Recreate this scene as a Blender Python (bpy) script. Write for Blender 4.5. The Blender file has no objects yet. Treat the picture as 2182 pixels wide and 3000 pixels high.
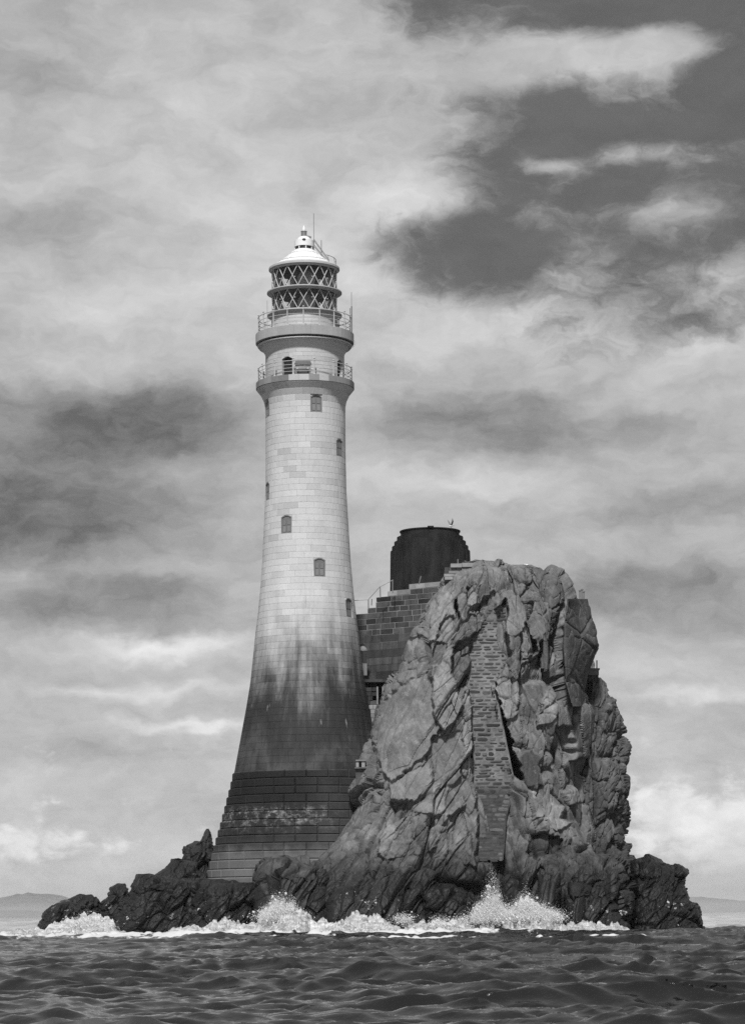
import bpy, math, random
import numpy as np

random.seed(7)
RNG = np.random.default_rng(11)
SC = bpy.context.scene
COL = SC.collection

# ---------------------------------------------------------------- camera
F, PW, PH = 7800.0, 2182.0, 3000.0      # focal length and size of the photograph in its own pixels
CX, HY = 1091.0, 2681.0                 # column of the optical axis, row of the horizon
CAMH = 1.5
ROLL = math.radians(0.45)
cam = bpy.data.cameras.new('camera')
cam.sensor_fit = 'HORIZONTAL'
cam.sensor_width = 36.0
cam.lens = 36.0 * F / PW
cam.shift_y = (HY - PH / 2) / PW
cam.clip_start = 0.5
cam.clip_end = 60000
cam_o = bpy.data.objects.new('camera', cam)
COL.objects.link(cam_o)
cam_o.location = (0, 0, CAMH)
cam_o.rotation_mode = 'XYZ'
from mathutils import Matrix
cam_o.matrix_world = Matrix.Translation((0, 0, CAMH)) @ Matrix.Rotation(math.pi / 2, 4, 'X') @ Matrix.Rotation(-ROLL, 4, 'Z')
SC.camera = cam_o

def P(px, py, d):
    """point at distance d that the photograph shows at column px, row py"""
    xc = (np.asarray(px, float) - CX) / F
    yc = (HY - np.asarray(py, float)) / F
    c, s = math.cos(ROLL), math.sin(ROLL)
    return np.stack([d * (xc * c + yc * s) + 0 * xc, d + 0 * xc, CAMH + d * (-xc * s + yc * c)], -1)

# ---------------------------------------------------------------- node helpers
class NT:
    def __init__(self, tree):
        self.t = tree
        tree.nodes.clear()
    def new(self, typ, ins=None, **props):
        n = self.t.nodes.new(typ)
        for k, v in props.items():
            setattr(n, k, v)
        for k, v in (ins or {}).items():
            self.put(n.inputs[k], v)
        return n
    def put(self, sock, v):
        if isinstance(v, bpy.types.NodeSocket):
            self.t.links.new(v, sock)
        else:
            sock.default_value = v
    def m(self, op, a, b=None, c=None, clamp=False):
        n = self.t.nodes.new('ShaderNodeMath')
        n.operation = op
        n.use_clamp = clamp
        for i, v in enumerate((a, b, c)):
            if v is not None:
                self.put(n.inputs[i], v)
        return n.outputs[0]
    def vm(self, op, a, b=None):
        n = self.t.nodes.new('ShaderNodeVectorMath')
        n.operation = op
        self.put(n.inputs[0], a)
        if b is not None:
            self.put(n.inputs[1], b)
        return n.outputs['Value'] if op in ('DOT_PRODUCT', 'LENGTH') else n.outputs[0]
    def noise(self, vec, scale, detail=5, rough=0.55, dist=0.0):
        n = self.new('ShaderNodeTexNoise', {'Scale': scale, 'Detail': detail, 'Roughness': rough, 'Distortion': dist})
        if vec is not None:
            self.put(n.inputs['Vector'], vec)
        return n.outputs['Fac']
    def scale(self, vec, xyz):
        return self.vm('MULTIPLY', vec, xyz)
    def step(self, v, lo, hi, a=0.0, b=1.0):
        n = self.new('ShaderNodeMapRange', {'Value': v, 'From Min': lo, 'From Max': hi, 'To Min': a, 'To Max': b},
                     interpolation_type='SMOOTHSTEP')
        return n.outputs[0]
    def lin(self, v, lo, hi, a=0.0, b=1.0):
        n = self.new('ShaderNodeMapRange', {'Value': v, 'From Min': lo, 'From Max': hi, 'To Min': a, 'To Max': b})
        return n.outputs[0]
    def mix(self, f, a, b):
        n = self.new('ShaderNodeMix', data_type='FLOAT')
        self.put(n.inputs[0], f); self.put(n.inputs[2], a); self.put(n.inputs[3], b)
        return n.outputs[0]
    def grey(self, v):
        n = self.new('ShaderNodeCombineColor', {'Red': v, 'Green': v, 'Blue': v})
        return n.outputs[0]
    def ramp(self, v, stops):
        n = self.new('ShaderNodeValToRGB', {'Fac': v})
        e = n.color_ramp.elements
        while len(e) > 1:
            e.remove(e[-1])
        e[0].position, e[0].color = stops[0][0], (stops[0][1],) * 3 + (1,)
        for p, g in stops[1:]:
            x = e.new(p)
            x.color = (g, g, g, 1)
        b = self.new('ShaderNodeRGBToBW', {'Color': n.outputs[0]})
        return b.outputs[0]

# ---------------------------------------------------------------- sky, sun, exposure
SUN_EL, SUN_AZ = math.radians(48), math.radians(188)      # azimuth clockwise from the viewing direction
world = bpy.data.worlds.new('World')
SC.world = world
world.use_nodes = True
world.cycles.sampling_method = 'MANUAL'
world.cycles.sample_map_resolution = 256
w = NT(world.node_tree)
gen = w.new('ShaderNodeTexCoord').outputs['Generated']
sep = w.new('ShaderNodeSeparateXYZ', {0: gen})
dx, dy, dz = sep.outputs
az = w.m('MULTIPLY', w.m('ARCTAN2', dx, dy), 78.0)
hor = w.m('SQRT', w.m('ADD', w.m('MULTIPLY', dx, dx), w.m('MULTIPLY', dy, dy)))
el = w.m('MULTIPLY', w.m('ARCTAN2', dz, hor), 78.0)         # both in hundreds of photograph pixels
AE = w.new('ShaderNodeCombineXYZ', {0: az, 1: el, 2: 0.0}).outputs[0]
wn = w.new('ShaderNodeTexNoise', {'Vector': w.scale(AE, (0.16, 0.30, 1.0)), 'Scale': 1.0, 'Detail': 4.0, 'Roughness': 0.55})
warp = w.vm('MULTIPLY', w.vm('SUBTRACT', wn.outputs['Color'], (0.5, 0.5, 0.5)), (2.6, 1.6, 0.0))
wn2 = w.new('ShaderNodeTexNoise', {'Vector': w.scale(AE, (0.7, 1.1, 1.0)), 'Scale': 1.0, 'Detail': 6.0, 'Roughness': 0.6})
warp2 = w.vm('MULTIPLY', w.vm('SUBTRACT', wn2.outputs['Color'], (0.5, 0.5, 0.5)), (1.9, 1.1, 0.0))
Q = w.vm('ADD', w.vm('ADD', AE, warp), warp2)
QC = w.vm('ADD', AE, w.vm('MULTIPLY', warp2, (1.0, 0.9, 0.0)))
def blob(q, a, e, rx, ry, amp, acc, flat=False):
    v = w.vm('MULTIPLY', w.vm('SUBTRACT', q, (a, e, 0)), (1 / rx, 1 / ry, 0))
    r2 = w.vm('DOT_PRODUCT', v, v)
    if flat: r2 = w.m('MULTIPLY', r2, r2)
    g = w.m('EXPONENT', w.m('MULTIPLY', r2, -1.0))
    return w.m('MULTIPLY_ADD', g, amp, acc)
f0 = w.noise(w.scale(Q, (0.10, 0.24, 1)), 1.0, 6, 0.55)
f1 = w.noise(w.scale(Q, (0.42, 0.85, 1)), 1.0, 8, 0.64)
lum = w.m('ADD', w.lin(f0, 0.25, 0.75, -0.06, 0.06), w.lin(f1, 0.25, 0.75, -0.10, 0.10))
lum = w.m('ADD', lum, 0.485)
for b in [(-7.2, 14.3, 4.6, 1.3, -0.22), (-9.8, 11.8, 4.6, 1.5, -0.21), (-8.4, 9.2, 3.8, 0.9, -0.13), (-9.5, 11.4, 7.5, 4.0, -0.08), (8.0, 11.5, 7.0, 3.0, -0.04),
          (3.4, 14.2, 3.6, 1.2, -0.20), (8.6, 9.3, 3.6, 1.1, -0.17)]:
    lum = blob(Q, *b, lum, True)
for b in [(-4.6, 23.6, 4.4, 2.2, 0.08), (-9.8, 23.5, 2.6, 1.0, -0.13), (-9.3, 19.9, 3.0, 0.5, -0.10), (-3.5, 20.4, 3.0, 1.0, 0.05),
          (10.0, 11.9, 3.0, 0.6, -0.12), (1.6, 15.7, 2.6, 0.3, -0.06), (8.5, 14.2, 1.6, 0.4, -0.10), (-6.5, 12.9, 3.0, 0.4, 0.05),
          (-1.5, 18.6, 4.2, 2.0, 0.10), (-7.5, 17.6, 3.0, 0.8, 0.10), (2.8, 12.4, 3.6, 0.45, 0.13), (-6.2, 7.9, 2.3, 0.34, 0.30), (-6.9, 6.6, 3.2, 0.28, 0.18),
          (-5.0, 5.5, 2.2, 0.20, 0.24), (9.0, 16.2, 3.0, 0.6, 0.12), (4.2, 17.0, 2.4, 0.5, 0.14), (1.6, 20.5, 1.6, 0.6, 0.12), (9.4, 6.4, 2.4, 0.22, 0.14), (-8.0, 4.6, 3.0, 0.3, -0.07), (9.0, 7.2, 2.5, 0.5, 0.06)]:
    lum = blob(Q, *b, lum)
lum = w.m('SUBTRACT', lum, w.step(el, 22.5, 28.5, 0.0, 0.09))
lum = w.m('MULTIPLY_ADD', w.m('SUBTRACT', lum, 0.44), 1.22, 0.455)
# open blue sky at the upper right (dark in this print), with ragged cloud edges
f2 = w.noise(w.scale(Q, (0.30, 0.55, 1)), 1.0, 9, 0.62, 0.3)
gap = w.lin(f2, 0.25, 0.75, -0.80, 0.50)
for b in [(8.6, 20.7, 8.0, 4.7, 1.35), (6.0, 26.4, 7.2, 2.0, 1.3), (2.6, 18.9, 2.6, 1.2, 0.8), (4.8, 22.4, 2.6, 1.2, 0.4), (11.5, 24.0, 2.0, 2.5, 0.6)]:
    gap = blob(AE, *b, gap, True)
for b in [(5.8, 24.3, 2.9, 0.62, -1.2), (8.6, 24.6, 1.4, 0.45, -0.8), (8.2, 21.6, 1.9, 0.35, -0.7), (5.4, 21.3, 0.9, 0.22, -0.8), (9.0, 20.0, 2.2, 0.4, -0.6), (9.6, 18.3, 2.4, 0.4, -0.45),
          (10.6, 26.2, 1.2, 0.35, -0.7), (2.2, 21.2, 1.8, 1.0, -0.5)]:
    gap = blob(AE, *b, gap)
lum = w.mix(w.step(gap, 0.20, 1.25), lum, w.lin(f1, 0.25, 0.75, 0.105, 0.15))
# fair-weather cumulus low over the horizon
f3 = w.noise(w.scale(AE, (0.9, 1.3, 1)), 1.0, 8, 0.6, 0.2)
cum = w.lin(f3, 0.25, 0.75, -0.70, 0.40)
for b in [(-10.5, 2.1, 0.8, 0.75, 0.9), (-9.0, 2.2, 0.9, 0.5, 0.8), (-7.4, 2.0, 0.7, 0.35, 0.7), (8.3, 3.0, 1.0, 1.0, 0.9), (9.6, 2.4, 1.6, 1.1, 0.9), (11.2, 2.2, 1.6, 1.2, 0.9), (13.5, 2.0, 2.0, 0.8, 0.8), (-13.0, 2.0, 1.6, 0.6, 0.8)]:
    cum = blob(AE, *b, cum)
cum = w.m('MULTIPLY', w.m('MULTIPLY', w.step(cum, 0.05, 0.75), w.step(el, 0.6, 2.2)), w.step(el, 6.0, 4.2))
lum = w.mix(cum, lum, w.lin(f3, 0.3, 0.7, 0.64, 0.92))
lum = w.m('MAXIMUM', lum, 0.115)
lum = w.mix(w.step(el, 0.0, 1.6, 0.75, 0.0), lum, 0.47)
# below the horizon and behind the viewer the overcast simply goes on
lum = w.m('MINIMUM', lum, 0.9)
sky = w.new('ShaderNodeTexSky', sky_type='NISHITA')
sky.sun_disc = False
sky.sun_elevation = SUN_EL
sky.sun_rotation = SUN_AZ
skybw = w.new('ShaderNodeRGBToBW', {'Color': sky.outputs[0]}).outputs[0]
SKY_STRENGTH = 0.1
tot = w.m('MULTIPLY_ADD', skybw, 0.06, w.m('MULTIPLY', lum, 0.94 / SKY_STRENGTH))
bg = w.new('ShaderNodeBackground', {'Color': w.grey(tot), 'Strength': SKY_STRENGTH})
out = w.new('ShaderNodeOutputWorld')
w.t.links.new(bg.outputs[0], out.inputs[0])

sun = bpy.data.lights.new('sun', 'SUN')
sun.energy = 5.0
sun.angle = math.radians(5)
sun_o = bpy.data.objects.new('sun', sun)
COL.objects.link(sun_o)
sdir = (math.sin(SUN_AZ) * math.cos(SUN_EL), math.cos(SUN_AZ) * math.cos(SUN_EL), math.sin(SUN_EL))
from mathutils import Vector
sun_o.rotation_euler = Vector(sdir).to_track_quat('Z', 'Y').to_euler()
sun_o.location = (0, 0, 120)

vs = SC.view_settings
vs.view_transform = 'Standard'
vs.look = 'None'
vs.exposure = 0.0
vs.gamma = 1.0
vs.use_curve_mapping = False
SC.cycles.use_denoising = False
SC.cycles.max_bounces = 6
SC.cycles.transparent_max_bounces = 16
SC.cycles.volume_bounces = 0
SC.cycles.sample_clamp_direct = 1.4
SC.cycles.sample_clamp_indirect = 1.4

# ---------------------------------------------------------------- numeric noise
def hsh(ix, iy, iz, seed):
    h = (ix.astype(np.int64) * 374761393 + iy.astype(np.int64) * 668265263 + iz.astype(np.int64) * 2147483647 + seed * 1274126177) & 0xFFFFFFFF
    h = ((h ^ (h >> 13)) * 1274126177) & 0xFFFFFFFF
    h = ((h ^ (h >> 16)) * 2246822519) & 0xFFFFFFFF
    h = h ^ (h >> 15)
    return (h & 0xFFFFFF) / float(0x1000000)

def vnoise(p, seed=0):
    i = np.floor(p).astype(np.int64)
    f = p - i
    f = f * f * f * (f * (f * 6 - 15) + 10)
    r = 0
    for a in (0, 1):
        wx = f[:, 0] if a else 1 - f[:, 0]
        for b in (0, 1):
            wy = f[:, 1] if b else 1 - f[:, 1]
            for c in (0, 1):
                wz = f[:, 2] if c else 1 - f[:, 2]
                r = r + wx * wy * wz * hsh(i[:, 0] + a, i[:, 1] + b, i[:, 2] + c, seed)
    return r * 2 - 1

def fbm(p, octv=4, seed=0, gain=0.5):
    r, a = 0, 1.0
    for k in range(octv):
        r = r + a * vnoise(p * 2.0 ** k + 17.3 * k, seed + k)
        a *= gain
    return r

def facets(q, seed):
    """angular blocks: each cell of a jittered lattice is a tilted plane; returns height and distance to the joint"""
    i0 = np.floor(q).astype(np.int64)
    n = len(q)
    d1 = np.full(n, 9.0); d2 = np.full(n, 9.0); h = np.zeros(n)
    for a in (-1, 0, 1):
        for b in (-1, 0, 1):
            for c in (-1, 0, 1):
                i = i0 + (a, b, c)
                x, y, z = i[:, 0], i[:, 1], i[:, 2]
                r0 = hsh(x, y, z, seed); r1 = hsh(x, y, z, seed + 1); r2 = hsh(x, y, z, seed + 2)
                ex = q[:, 0] - (x + 0.12 + 0.76 * r0); ey = q[:, 1] - (y + 0.12 + 0.76 * r1); ez = q[:, 2] - (z + 0.12 + 0.76 * r2)
                d = np.sqrt(ex * ex + ey * ey + ez * ez)
                g0 = (r0 * 7.31) % 1 - 0.5; g1 = (r1 * 5.77) % 1 - 0.5; g2 = (r2 * 9.13) % 1 - 0.5
                o = (r0 * 3.1 + r1 * 5.3 + r2 * 2.7) % 1 - 0.5
                hh = 1.1 * o + 2.0 * (g0 * ex + 1.3 * g2 * ez)
                cl = d < d1
                d2 = np.where(cl, d1, np.minimum(d2, d))
                h = np.where(cl, hh, h)
                d1 = np.where(cl, d, d1)
    return h, d2 - d1

# ---------------------------------------------------------------- mesh helpers
def mesh_obj(name, verts, quads, mat, parent=None, attrs=None, smooth=False, tris=None):
    me = bpy.data.meshes.new(name)
    verts = np.asarray(verts, np.float32).reshape(-1, 3)
    quads = np.asarray(quads, np.int32).reshape(-1, 4) if quads is not None and len(quads) else np.zeros((0, 4), np.int32)
    tris = np.asarray(tris, np.int32).reshape(-1, 3) if tris is not None and len(tris) else np.zeros((0, 3), np.int32)
    nq, nt = len(quads), len(tris)
    me.vertices.add(len(verts))
    me.vertices.foreach_set('co', verts.ravel())
    me.loops.add(nq * 4 + nt * 3)
    me.loops.foreach_set('vertex_index', np.concatenate([quads.ravel(), tris.ravel()]))
    me.polygons.add(nq + nt)
    me.polygons.foreach_set('loop_start', np.concatenate([np.arange(nq) * 4, nq * 4 + np.arange(nt) * 3]).astype(np.int32))
    me.polygons.foreach_set('use_smooth', np.full(nq + nt, smooth, bool))
    for k, v in (attrs or {}).items():
        a = me.attributes.new(k, 'FLOAT', 'POINT')
        a.data.foreach_set('value', np.asarray(v, np.float32))
    me.update(calc_edges=True)
    me.materials.append(mat)
    o = bpy.data.objects.new(name, me)
    COL.objects.link(o)
    if parent is not None:
        o.parent = parent
    return o

def tag(o, label=None, cat=None, group=None, kind=None):
    if label: o['label'] = label
    if cat: o['category'] = cat
    if group: o['group'] = group
    if kind: o['kind'] = kind
    return o

def empty(name, loc=(0, 0, 0)):
    o = bpy.data.objects.new(name, None)
    o.empty_display_size = 0.5
    COL.objects.link(o)
    o.location = loc
    return o

class MB:
    """collects simple shapes in world coordinates; build() links them as one mesh"""
    def __init__(self):
        self.v, self.f, self.a = [], [], []
    def add(self, vs, fs, tone=0.0):
        k = len(self.v)
        self.v += [tuple(p) for p in vs]
        self.a += [tone] * len(vs)
        self.f += [tuple(i + k for i in f) for f in fs]
        return self
    def hexa(self, p, tone=0.0):
        return self.add(p, [(0, 3, 2, 1), (4, 5, 6, 7), (0, 1, 5, 4), (1, 2, 6, 5), (2, 3, 7, 6), (3, 0, 4, 7)], tone)
    def box(self, c, size, rz=0.0, tone=0.0):
        x, y, z = [s / 2 for s in size]
        co, si = math.cos(rz), math.sin(rz)
        pts = []
        for sz in (-z, z):
            for sx, sy in ((-x, -y), (x, -y), (x, y), (-x, y)):
                pts.append((c[0] + sx * co - sy * si, c[1] + sx * si + sy * co, c[2] + sz))
        return self.hexa(pts, tone)
    def bar(self, a, b, r, n=6, tone=0.0, r2=None):
        a, b = Vector(a), Vector(b)
        d = (b - a)
        if d.length < 1e-6:
            return self
        d.normalize()
        u = d.orthogonal().normalized()
        v = d.cross(u)
        r2 = r if r2 is None else r2
        pts = []
        for c, rr in ((a, r), (b, r2)):
            for k in range(n):
                t = 2 * math.pi * k / n
                pts.append(c + u * (rr * math.cos(t)) + v * (rr * math.sin(t)))
        fs = [(k, (k + 1) % n, n + (k + 1) % n, n + k) for k in range(n)]
        fs += [tuple(range(n - 1, -1, -1)), tuple(range(n, 2 * n))]
        return self.add(pts, fs, tone)
    def lathe(self, cx, cy, prof, n=48, t0=0.0, t1=2 * math.pi, tone=0.0, caps=False):
        closed = abs(t1 - t0 - 2 * math.pi) < 1e-6
        m = n if closed else n + 1
        pts = []
        for r, z in prof:
            for k in range(m):
                t = t0 + (t1 - t0) * k / n
                pts.append((cx + r * math.sin(t), cy - r * math.cos(t), z))
        fs = []
        for j in range(len(prof) - 1):
            for k in range(n):
                k2 = (k + 1) % m
                fs.append((j * m + k, j * m + k2, (j + 1) * m + k2, (j + 1) * m + k))
        if caps and closed:
            fs.append(tuple(range(m - 1, -1, -1)))
            fs.append(tuple((len(prof) - 1) * m + k for k in range(m)))
        return self.add(pts, fs, tone)
    def ring_bar(self, cx, cy, R, z, r, n=64, k=6, t0=0.0, t1=2 * math.pi, tone=0.0):
        closed = abs(t1 - t0 - 2 * math.pi) < 1e-6
        m = n if closed else n + 1
        pts = []
        for i in range(m):
            t = t0 + (t1 - t0) * i / n
            for j in range(k):
                p = 2 * math.pi * j / k
                rr = R + r * math.cos(p)
                pts.append((cx + rr * math.sin(t), cy - rr * math.cos(t), z + r * math.sin(p)))
        fs = []
        for i in range(n):
            i2 = (i + 1) % m
            for j in range(k):
                j2 = (j + 1) % k
                fs.append((i * k + j, i2 * k + j, i2 * k + j2, i * k + j2))
        return self.add(pts, fs, tone)
    def ball(self, c, r, tone=0.0, n=8, sz=1.0):
        prof = [(max(1e-4, r * math.sin(math.pi * j / 6)), c[2] - sz * r * math.cos(math.pi * j / 6)) for j in range(7)]
        return self.lathe(c[0], c[1], prof, n, tone=tone)
    def build(self, name, mat, parent=None, smooth=False):
        me = bpy.data.meshes.new(name)
        me.from_pydata(self.v, [], self.f)
        a = me.attributes.new('tone', 'FLOAT', 'POINT')
        a.data.foreach_set('value', np.asarray(self.a, np.float32))
        me.materials.append(mat)
        if smooth:
            me.polygons.foreach_set('use_smooth', np.ones(len(me.polygons), bool))
            if smooth != 'all':
                me.set_sharp_from_angle(angle=math.radians(35))
        me.update()
        o = bpy.data.objects.new(name, me)
        COL.objects.link(o)
        if parent is not None:
            o.parent = parent
        return o

# ---------------------------------------------------------------- materials
def mat_base(name):
    m = bpy.data.materials.new(name)
    m.use_nodes = True
    n = NT(m.node_tree)
    bs = n.new('ShaderNodeBsdfPrincipled')
    o = n.new('ShaderNodeOutputMaterial')
    n.t.links.new(bs.outputs[0], o.inputs[0])
    return m, n, bs

def simple(name, g, rough=0.6, metal=0.0, var=0.15, scale=3.0, bump=0.0, spec=0.4, stretch=1.0):
    m, n, bs = mat_base(name)
    bs.inputs['Specular IOR Level'].default_value = spec
    pos = n.new('ShaderNodeNewGeometry').outputs['Position']
    nz = n.noise(n.scale(pos, (1, 1, stretch)), scale, 6, 0.65)
    tone = n.new('ShaderNodeAttribute', attribute_name='tone').outputs['Fac']
    v = n.m('MULTIPLY', n.lin(nz, 0.25, 0.75, g * (1 - var), g * (1 + var)), n.m('ADD', tone, 1.0))
    n.put(bs.inputs['Base Color'], n.grey(v))
    bs.inputs['Roughness'].default_value = rough
    bs.inputs['Metallic'].default_value = metal
    if bump:
        b = n.new('ShaderNodeBump', {'Strength': bump, 'Distance': 0.05, 'Height': n.noise(pos, scale * 4, 6, 0.7)})
        n.put(bs.inputs['Normal'], b.outputs[0])
    return m

def ZY(y, d=206.0):
    return CAMH + (HY - y) * d / F

# granite of the tower: pale speckled stone, algae and lime stains low down
def granite(name='granite'):
    m, n, bs = mat_base(name)
    pos = n.new('ShaderNodeNewGeometry').outputs['Position']
    sp = n.new('ShaderNodeSeparateXYZ', {0: pos})
    z = sp.outputs[2]
    tone = n.new('ShaderNodeAttribute', attribute_name='tone').outputs['Fac']
    big = n.noise(n.scale(pos, (0.26, 0.26, 0.16)), 1.0, 7, 0.68, 0.5)
    streak = n.noise(n.scale(pos, (1.5, 1.5, 0.07)), 1.0, 5, 0.62)
    mid = n.noise(n.scale(pos, (0.8, 0.8, 0.5)), 1.0, 6, 0.65)
    zz = n.m('ADD', z, n.lin(big, 0.2, 0.8, -2.6, 2.6))
    zz = n.m('ADD', zz, n.lin(streak, 0.25, 0.75, -1.9, 1.9))
    zz = n.m('MULTIPLY_ADD', tone, 2.2, n.m('ADD', zz, 2.0))
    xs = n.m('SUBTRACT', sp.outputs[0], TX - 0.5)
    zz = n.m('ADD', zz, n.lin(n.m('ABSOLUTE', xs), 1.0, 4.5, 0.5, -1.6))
    al = n.ramp(n.lin(zz, 0.0, 30.0), [(0.0, 0.05), (0.42, 0.026), (0.49, 0.055), (0.53, 0.036), (0.58, 0.022), (0.63, 0.028), (0.67, 0.055),
                                      (0.72, 0.12), (0.77, 0.21), (0.83, 0.32), (0.92, 0.43)])
    # stepped footing: its own banding
    zs = n.m('ADD', z, n.lin(mid, 0.25, 0.75, -0.45, 0.45))
    foot = n.ramp(n.lin(zs, 2.0, 14.0), [(0.0, 0.05), (0.10, 0.08), (0.22, 0.12), (0.34, 0.10), (0.40, 0.035), (0.47, 0.018), (0.56, 0.02),
                                      (0.63, 0.016), (0.72, 0.010), (0.86, 0.010), (0.95, 0.016)])
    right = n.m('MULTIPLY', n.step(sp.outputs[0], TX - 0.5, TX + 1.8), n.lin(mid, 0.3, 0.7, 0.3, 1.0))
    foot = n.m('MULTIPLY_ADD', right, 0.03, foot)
    white = n.m('MULTIPLY', n.step(n.noise(n.scale(pos, (1.6, 1.6, 2.2)), 1.0, 9, 0.82), 0.47, 0.66),
                n.m('MULTIPLY', n.step(z, 7.3, 9.1), n.step(z, 10.0, 9.4)))
    white = n.m('MULTIPLY', white, n.step(sp.outputs[0], TX + 3.2, TX + 0.8))
    foot = n.mix(white, foot, 0.22)
    base = n.mix(n.step(z, 12.35, 12.5), foot, al)
    # lime runs
    lime = n.m('MULTIPLY', n.step(n.noise(n.scale(pos, (2.4, 2.4, 0.10)), 1.0, 3, 0.5), 0.66, 0.74),
               n.m('MULTIPLY', n.step(z, 14.0, 17.5), n.step(z, 22.0, 19.5)))
    base = n.mix(n.m('MULTIPLY', lime, 0.6), base, 0.40)
    speck = n.noise(pos, 9.0, 5, 0.75)
    weather = n.noise(n.scale(pos, (0.5, 0.5, 0.22)), 1.0, 5, 0.6)
    v = n.m('MULTIPLY', base, n.m('MULTIPLY', n.lin(speck, 0.25, 0.75, 0.86, 1.13), n.lin(weather, 0.25, 0.75, 0.90, 1.08)))
    v = n.m('MULTIPLY', v, n.m('ADD', tone, 1.0))
    n.put(bs.inputs['Base Color'], n.grey(v))
    n.put(bs.inputs['Roughness'], n.mix(n.step(z, 13.0, 20.0), 0.7, 0.8))
    bs.inputs['Specular IOR Level'].default_value = 0.2
    b = n.new('ShaderNodeBump', {'Strength': 0.15, 'Distance': 0.03, 'Height': n.noise(pos, 7.0, 4, 0.7)})
    n.put(bs.inputs['Normal'], b.outputs[0])
    return m

TD = 206.0
TX = float(P(899, 1800, TD)[0])
TY = TD

def rock_mat(name, wet=(2.2, 4.6), gain=1.0, wetk=0.28, barn=True):
    m, n, bs = mat_base(name)
    pos = n.new('ShaderNodeNewGeometry').outputs['Position']
    sp = n.new('ShaderNodeSeparateXYZ', {0: pos})
    alb = n.new('ShaderNodeAttribute', attribute_name='alb').outputs['Fac']
    a = math.radians(28)
    rot = n.new('ShaderNodeVectorRotate', {'Vector': pos, 'Axis': (0, 1, 0), 'Angle': a}, rotation_type='AXIS_ANGLE').outputs[0]
    st = n.noise(n.scale(rot, (1.5, 1.0, 0.28)), 1.0, 7, 0.65, 0.6)
    bl = n.noise(pos, 0.55, 6, 0.62, 0.3)
    sp1 = n.noise(pos, 5.0, 5, 0.7)
    v = n.m('MULTIPLY', n.m('MULTIPLY', alb, 0.72), n.lin(st, 0.28, 0.72, 0.60, 1.40))
    v = n.m('MULTIPLY', v, n.lin(bl, 0.3, 0.7, 0.72, 1.26))
    v = n.m('MULTIPLY', v, n.lin(sp1, 0.25, 0.75, 0.78, 1.22))
    # lichen crust on the high rock, wet weed near the water
    lich = n.m('MULTIPLY', n.step(n.noise(pos, 1.6, 7, 0.75), 0.56, 0.68), n.step(sp.outputs[2], 8, 14))
    v = n.mix(n.m('MULTIPLY', lich, 0.55), v, 0.26)
    zz = n.m('ADD', sp.outputs[2], n.lin(bl, 0.25, 0.75, -1.4, 1.4))
    dry = n.step(zz, wet[0], wet[1])
    v = n.m('MULTIPLY', v, n.mix(dry, wetk, gain))
    if barn:
        bz = n.m('MULTIPLY', n.step(zz, 0.7, 1.4), n.step(zz, 2.8, 2.0))
        bn = n.m('MULTIPLY', n.step(n.noise(pos, 2.6, 3, 0.6), 0.60, 0.66), n.step(n.noise(pos, 0.35, 3, 0.5), 0.50, 0.60))
        v = n.mix(n.m('MULTIPLY', bz, bn), v, 0.45)
    n.put(bs.inputs['Base Color'], n.grey(v))
    n.put(bs.inputs['Roughness'], n.mix(dry, 0.5, 0.88))
    bs.inputs['Specular IOR Level'].default_value = 0.22
    h = n.m('ADD', n.noise(pos, 3.0, 8, 0.7), n.m('MULTIPLY', n.noise(n.scale(rot, (3.5, 2.0, 0.6)), 1.0, 5, 0.7), 0.9))
    b = n.new('ShaderNodeBump', {'Strength': 0.6, 'Distance': 0.10, 'Height': h})
    n.put(bs.inputs['Normal'], b.outputs[0])
    return m

M = {}
M['granite'] = granite()
M['rock'] = rock_mat('sea_rock', (3.4, 8.6), 1.0, 0.15)
M['reef'] = rock_mat('wet_reef_rock', (5.0, 11.0), 0.6, 0.13)
M['core'] = simple('joint_mortar', 0.10, 0.9)
M['white'] = simple('white_paint', 0.62, 0.45, var=0.06)
M['offwhite'] = simple('weathered_white_paint', 0.36, 0.5, var=0.12)
M['dark'] = simple('dark_metal', 0.035, 0.5, var=0.3)
M['grey_metal'] = simple('grey_metal', 0.16, 0.5, 0.2, var=0.2)
M['shutter'] = simple('window_shutter_paint', 0.17, 0.5, var=0.15)
M['shutter_frame'] = simple('window_frame_paint', 0.12, 0.5, var=0.15)
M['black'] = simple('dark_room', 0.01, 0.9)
M['iron'] = simple('tarred_iron', 0.016, 0.75, var=0.8, scale=1.6, bump=0.3, spec=0.12, stretch=0.25)
M['wall'] = simple('wall_stone', 0.034, 0.85, var=0.75, scale=1.3, bump=0.4, stretch=0.3)
M['wall_pale'] = simple('pale_coping_stone', 0.18, 0.85, var=0.3, scale=1.6, bump=0.4)
M['mortar'] = simple('lime_mortar', 0.20, 0.9, var=0.35, scale=2.0, bump=0.4)
M['rubble'] = simple('rubble_stone', 0.055, 0.85, var=0.4, scale=2.5, bump=0.5)
M['concrete'] = simple('concrete', 0.16, 0.85, var=0.2, scale=2.0, bump=0.3)
M['lens'] = simple('lens_glass', 0.34, 0.15, 0.1, var=0.5, scale=2.2)

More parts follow.
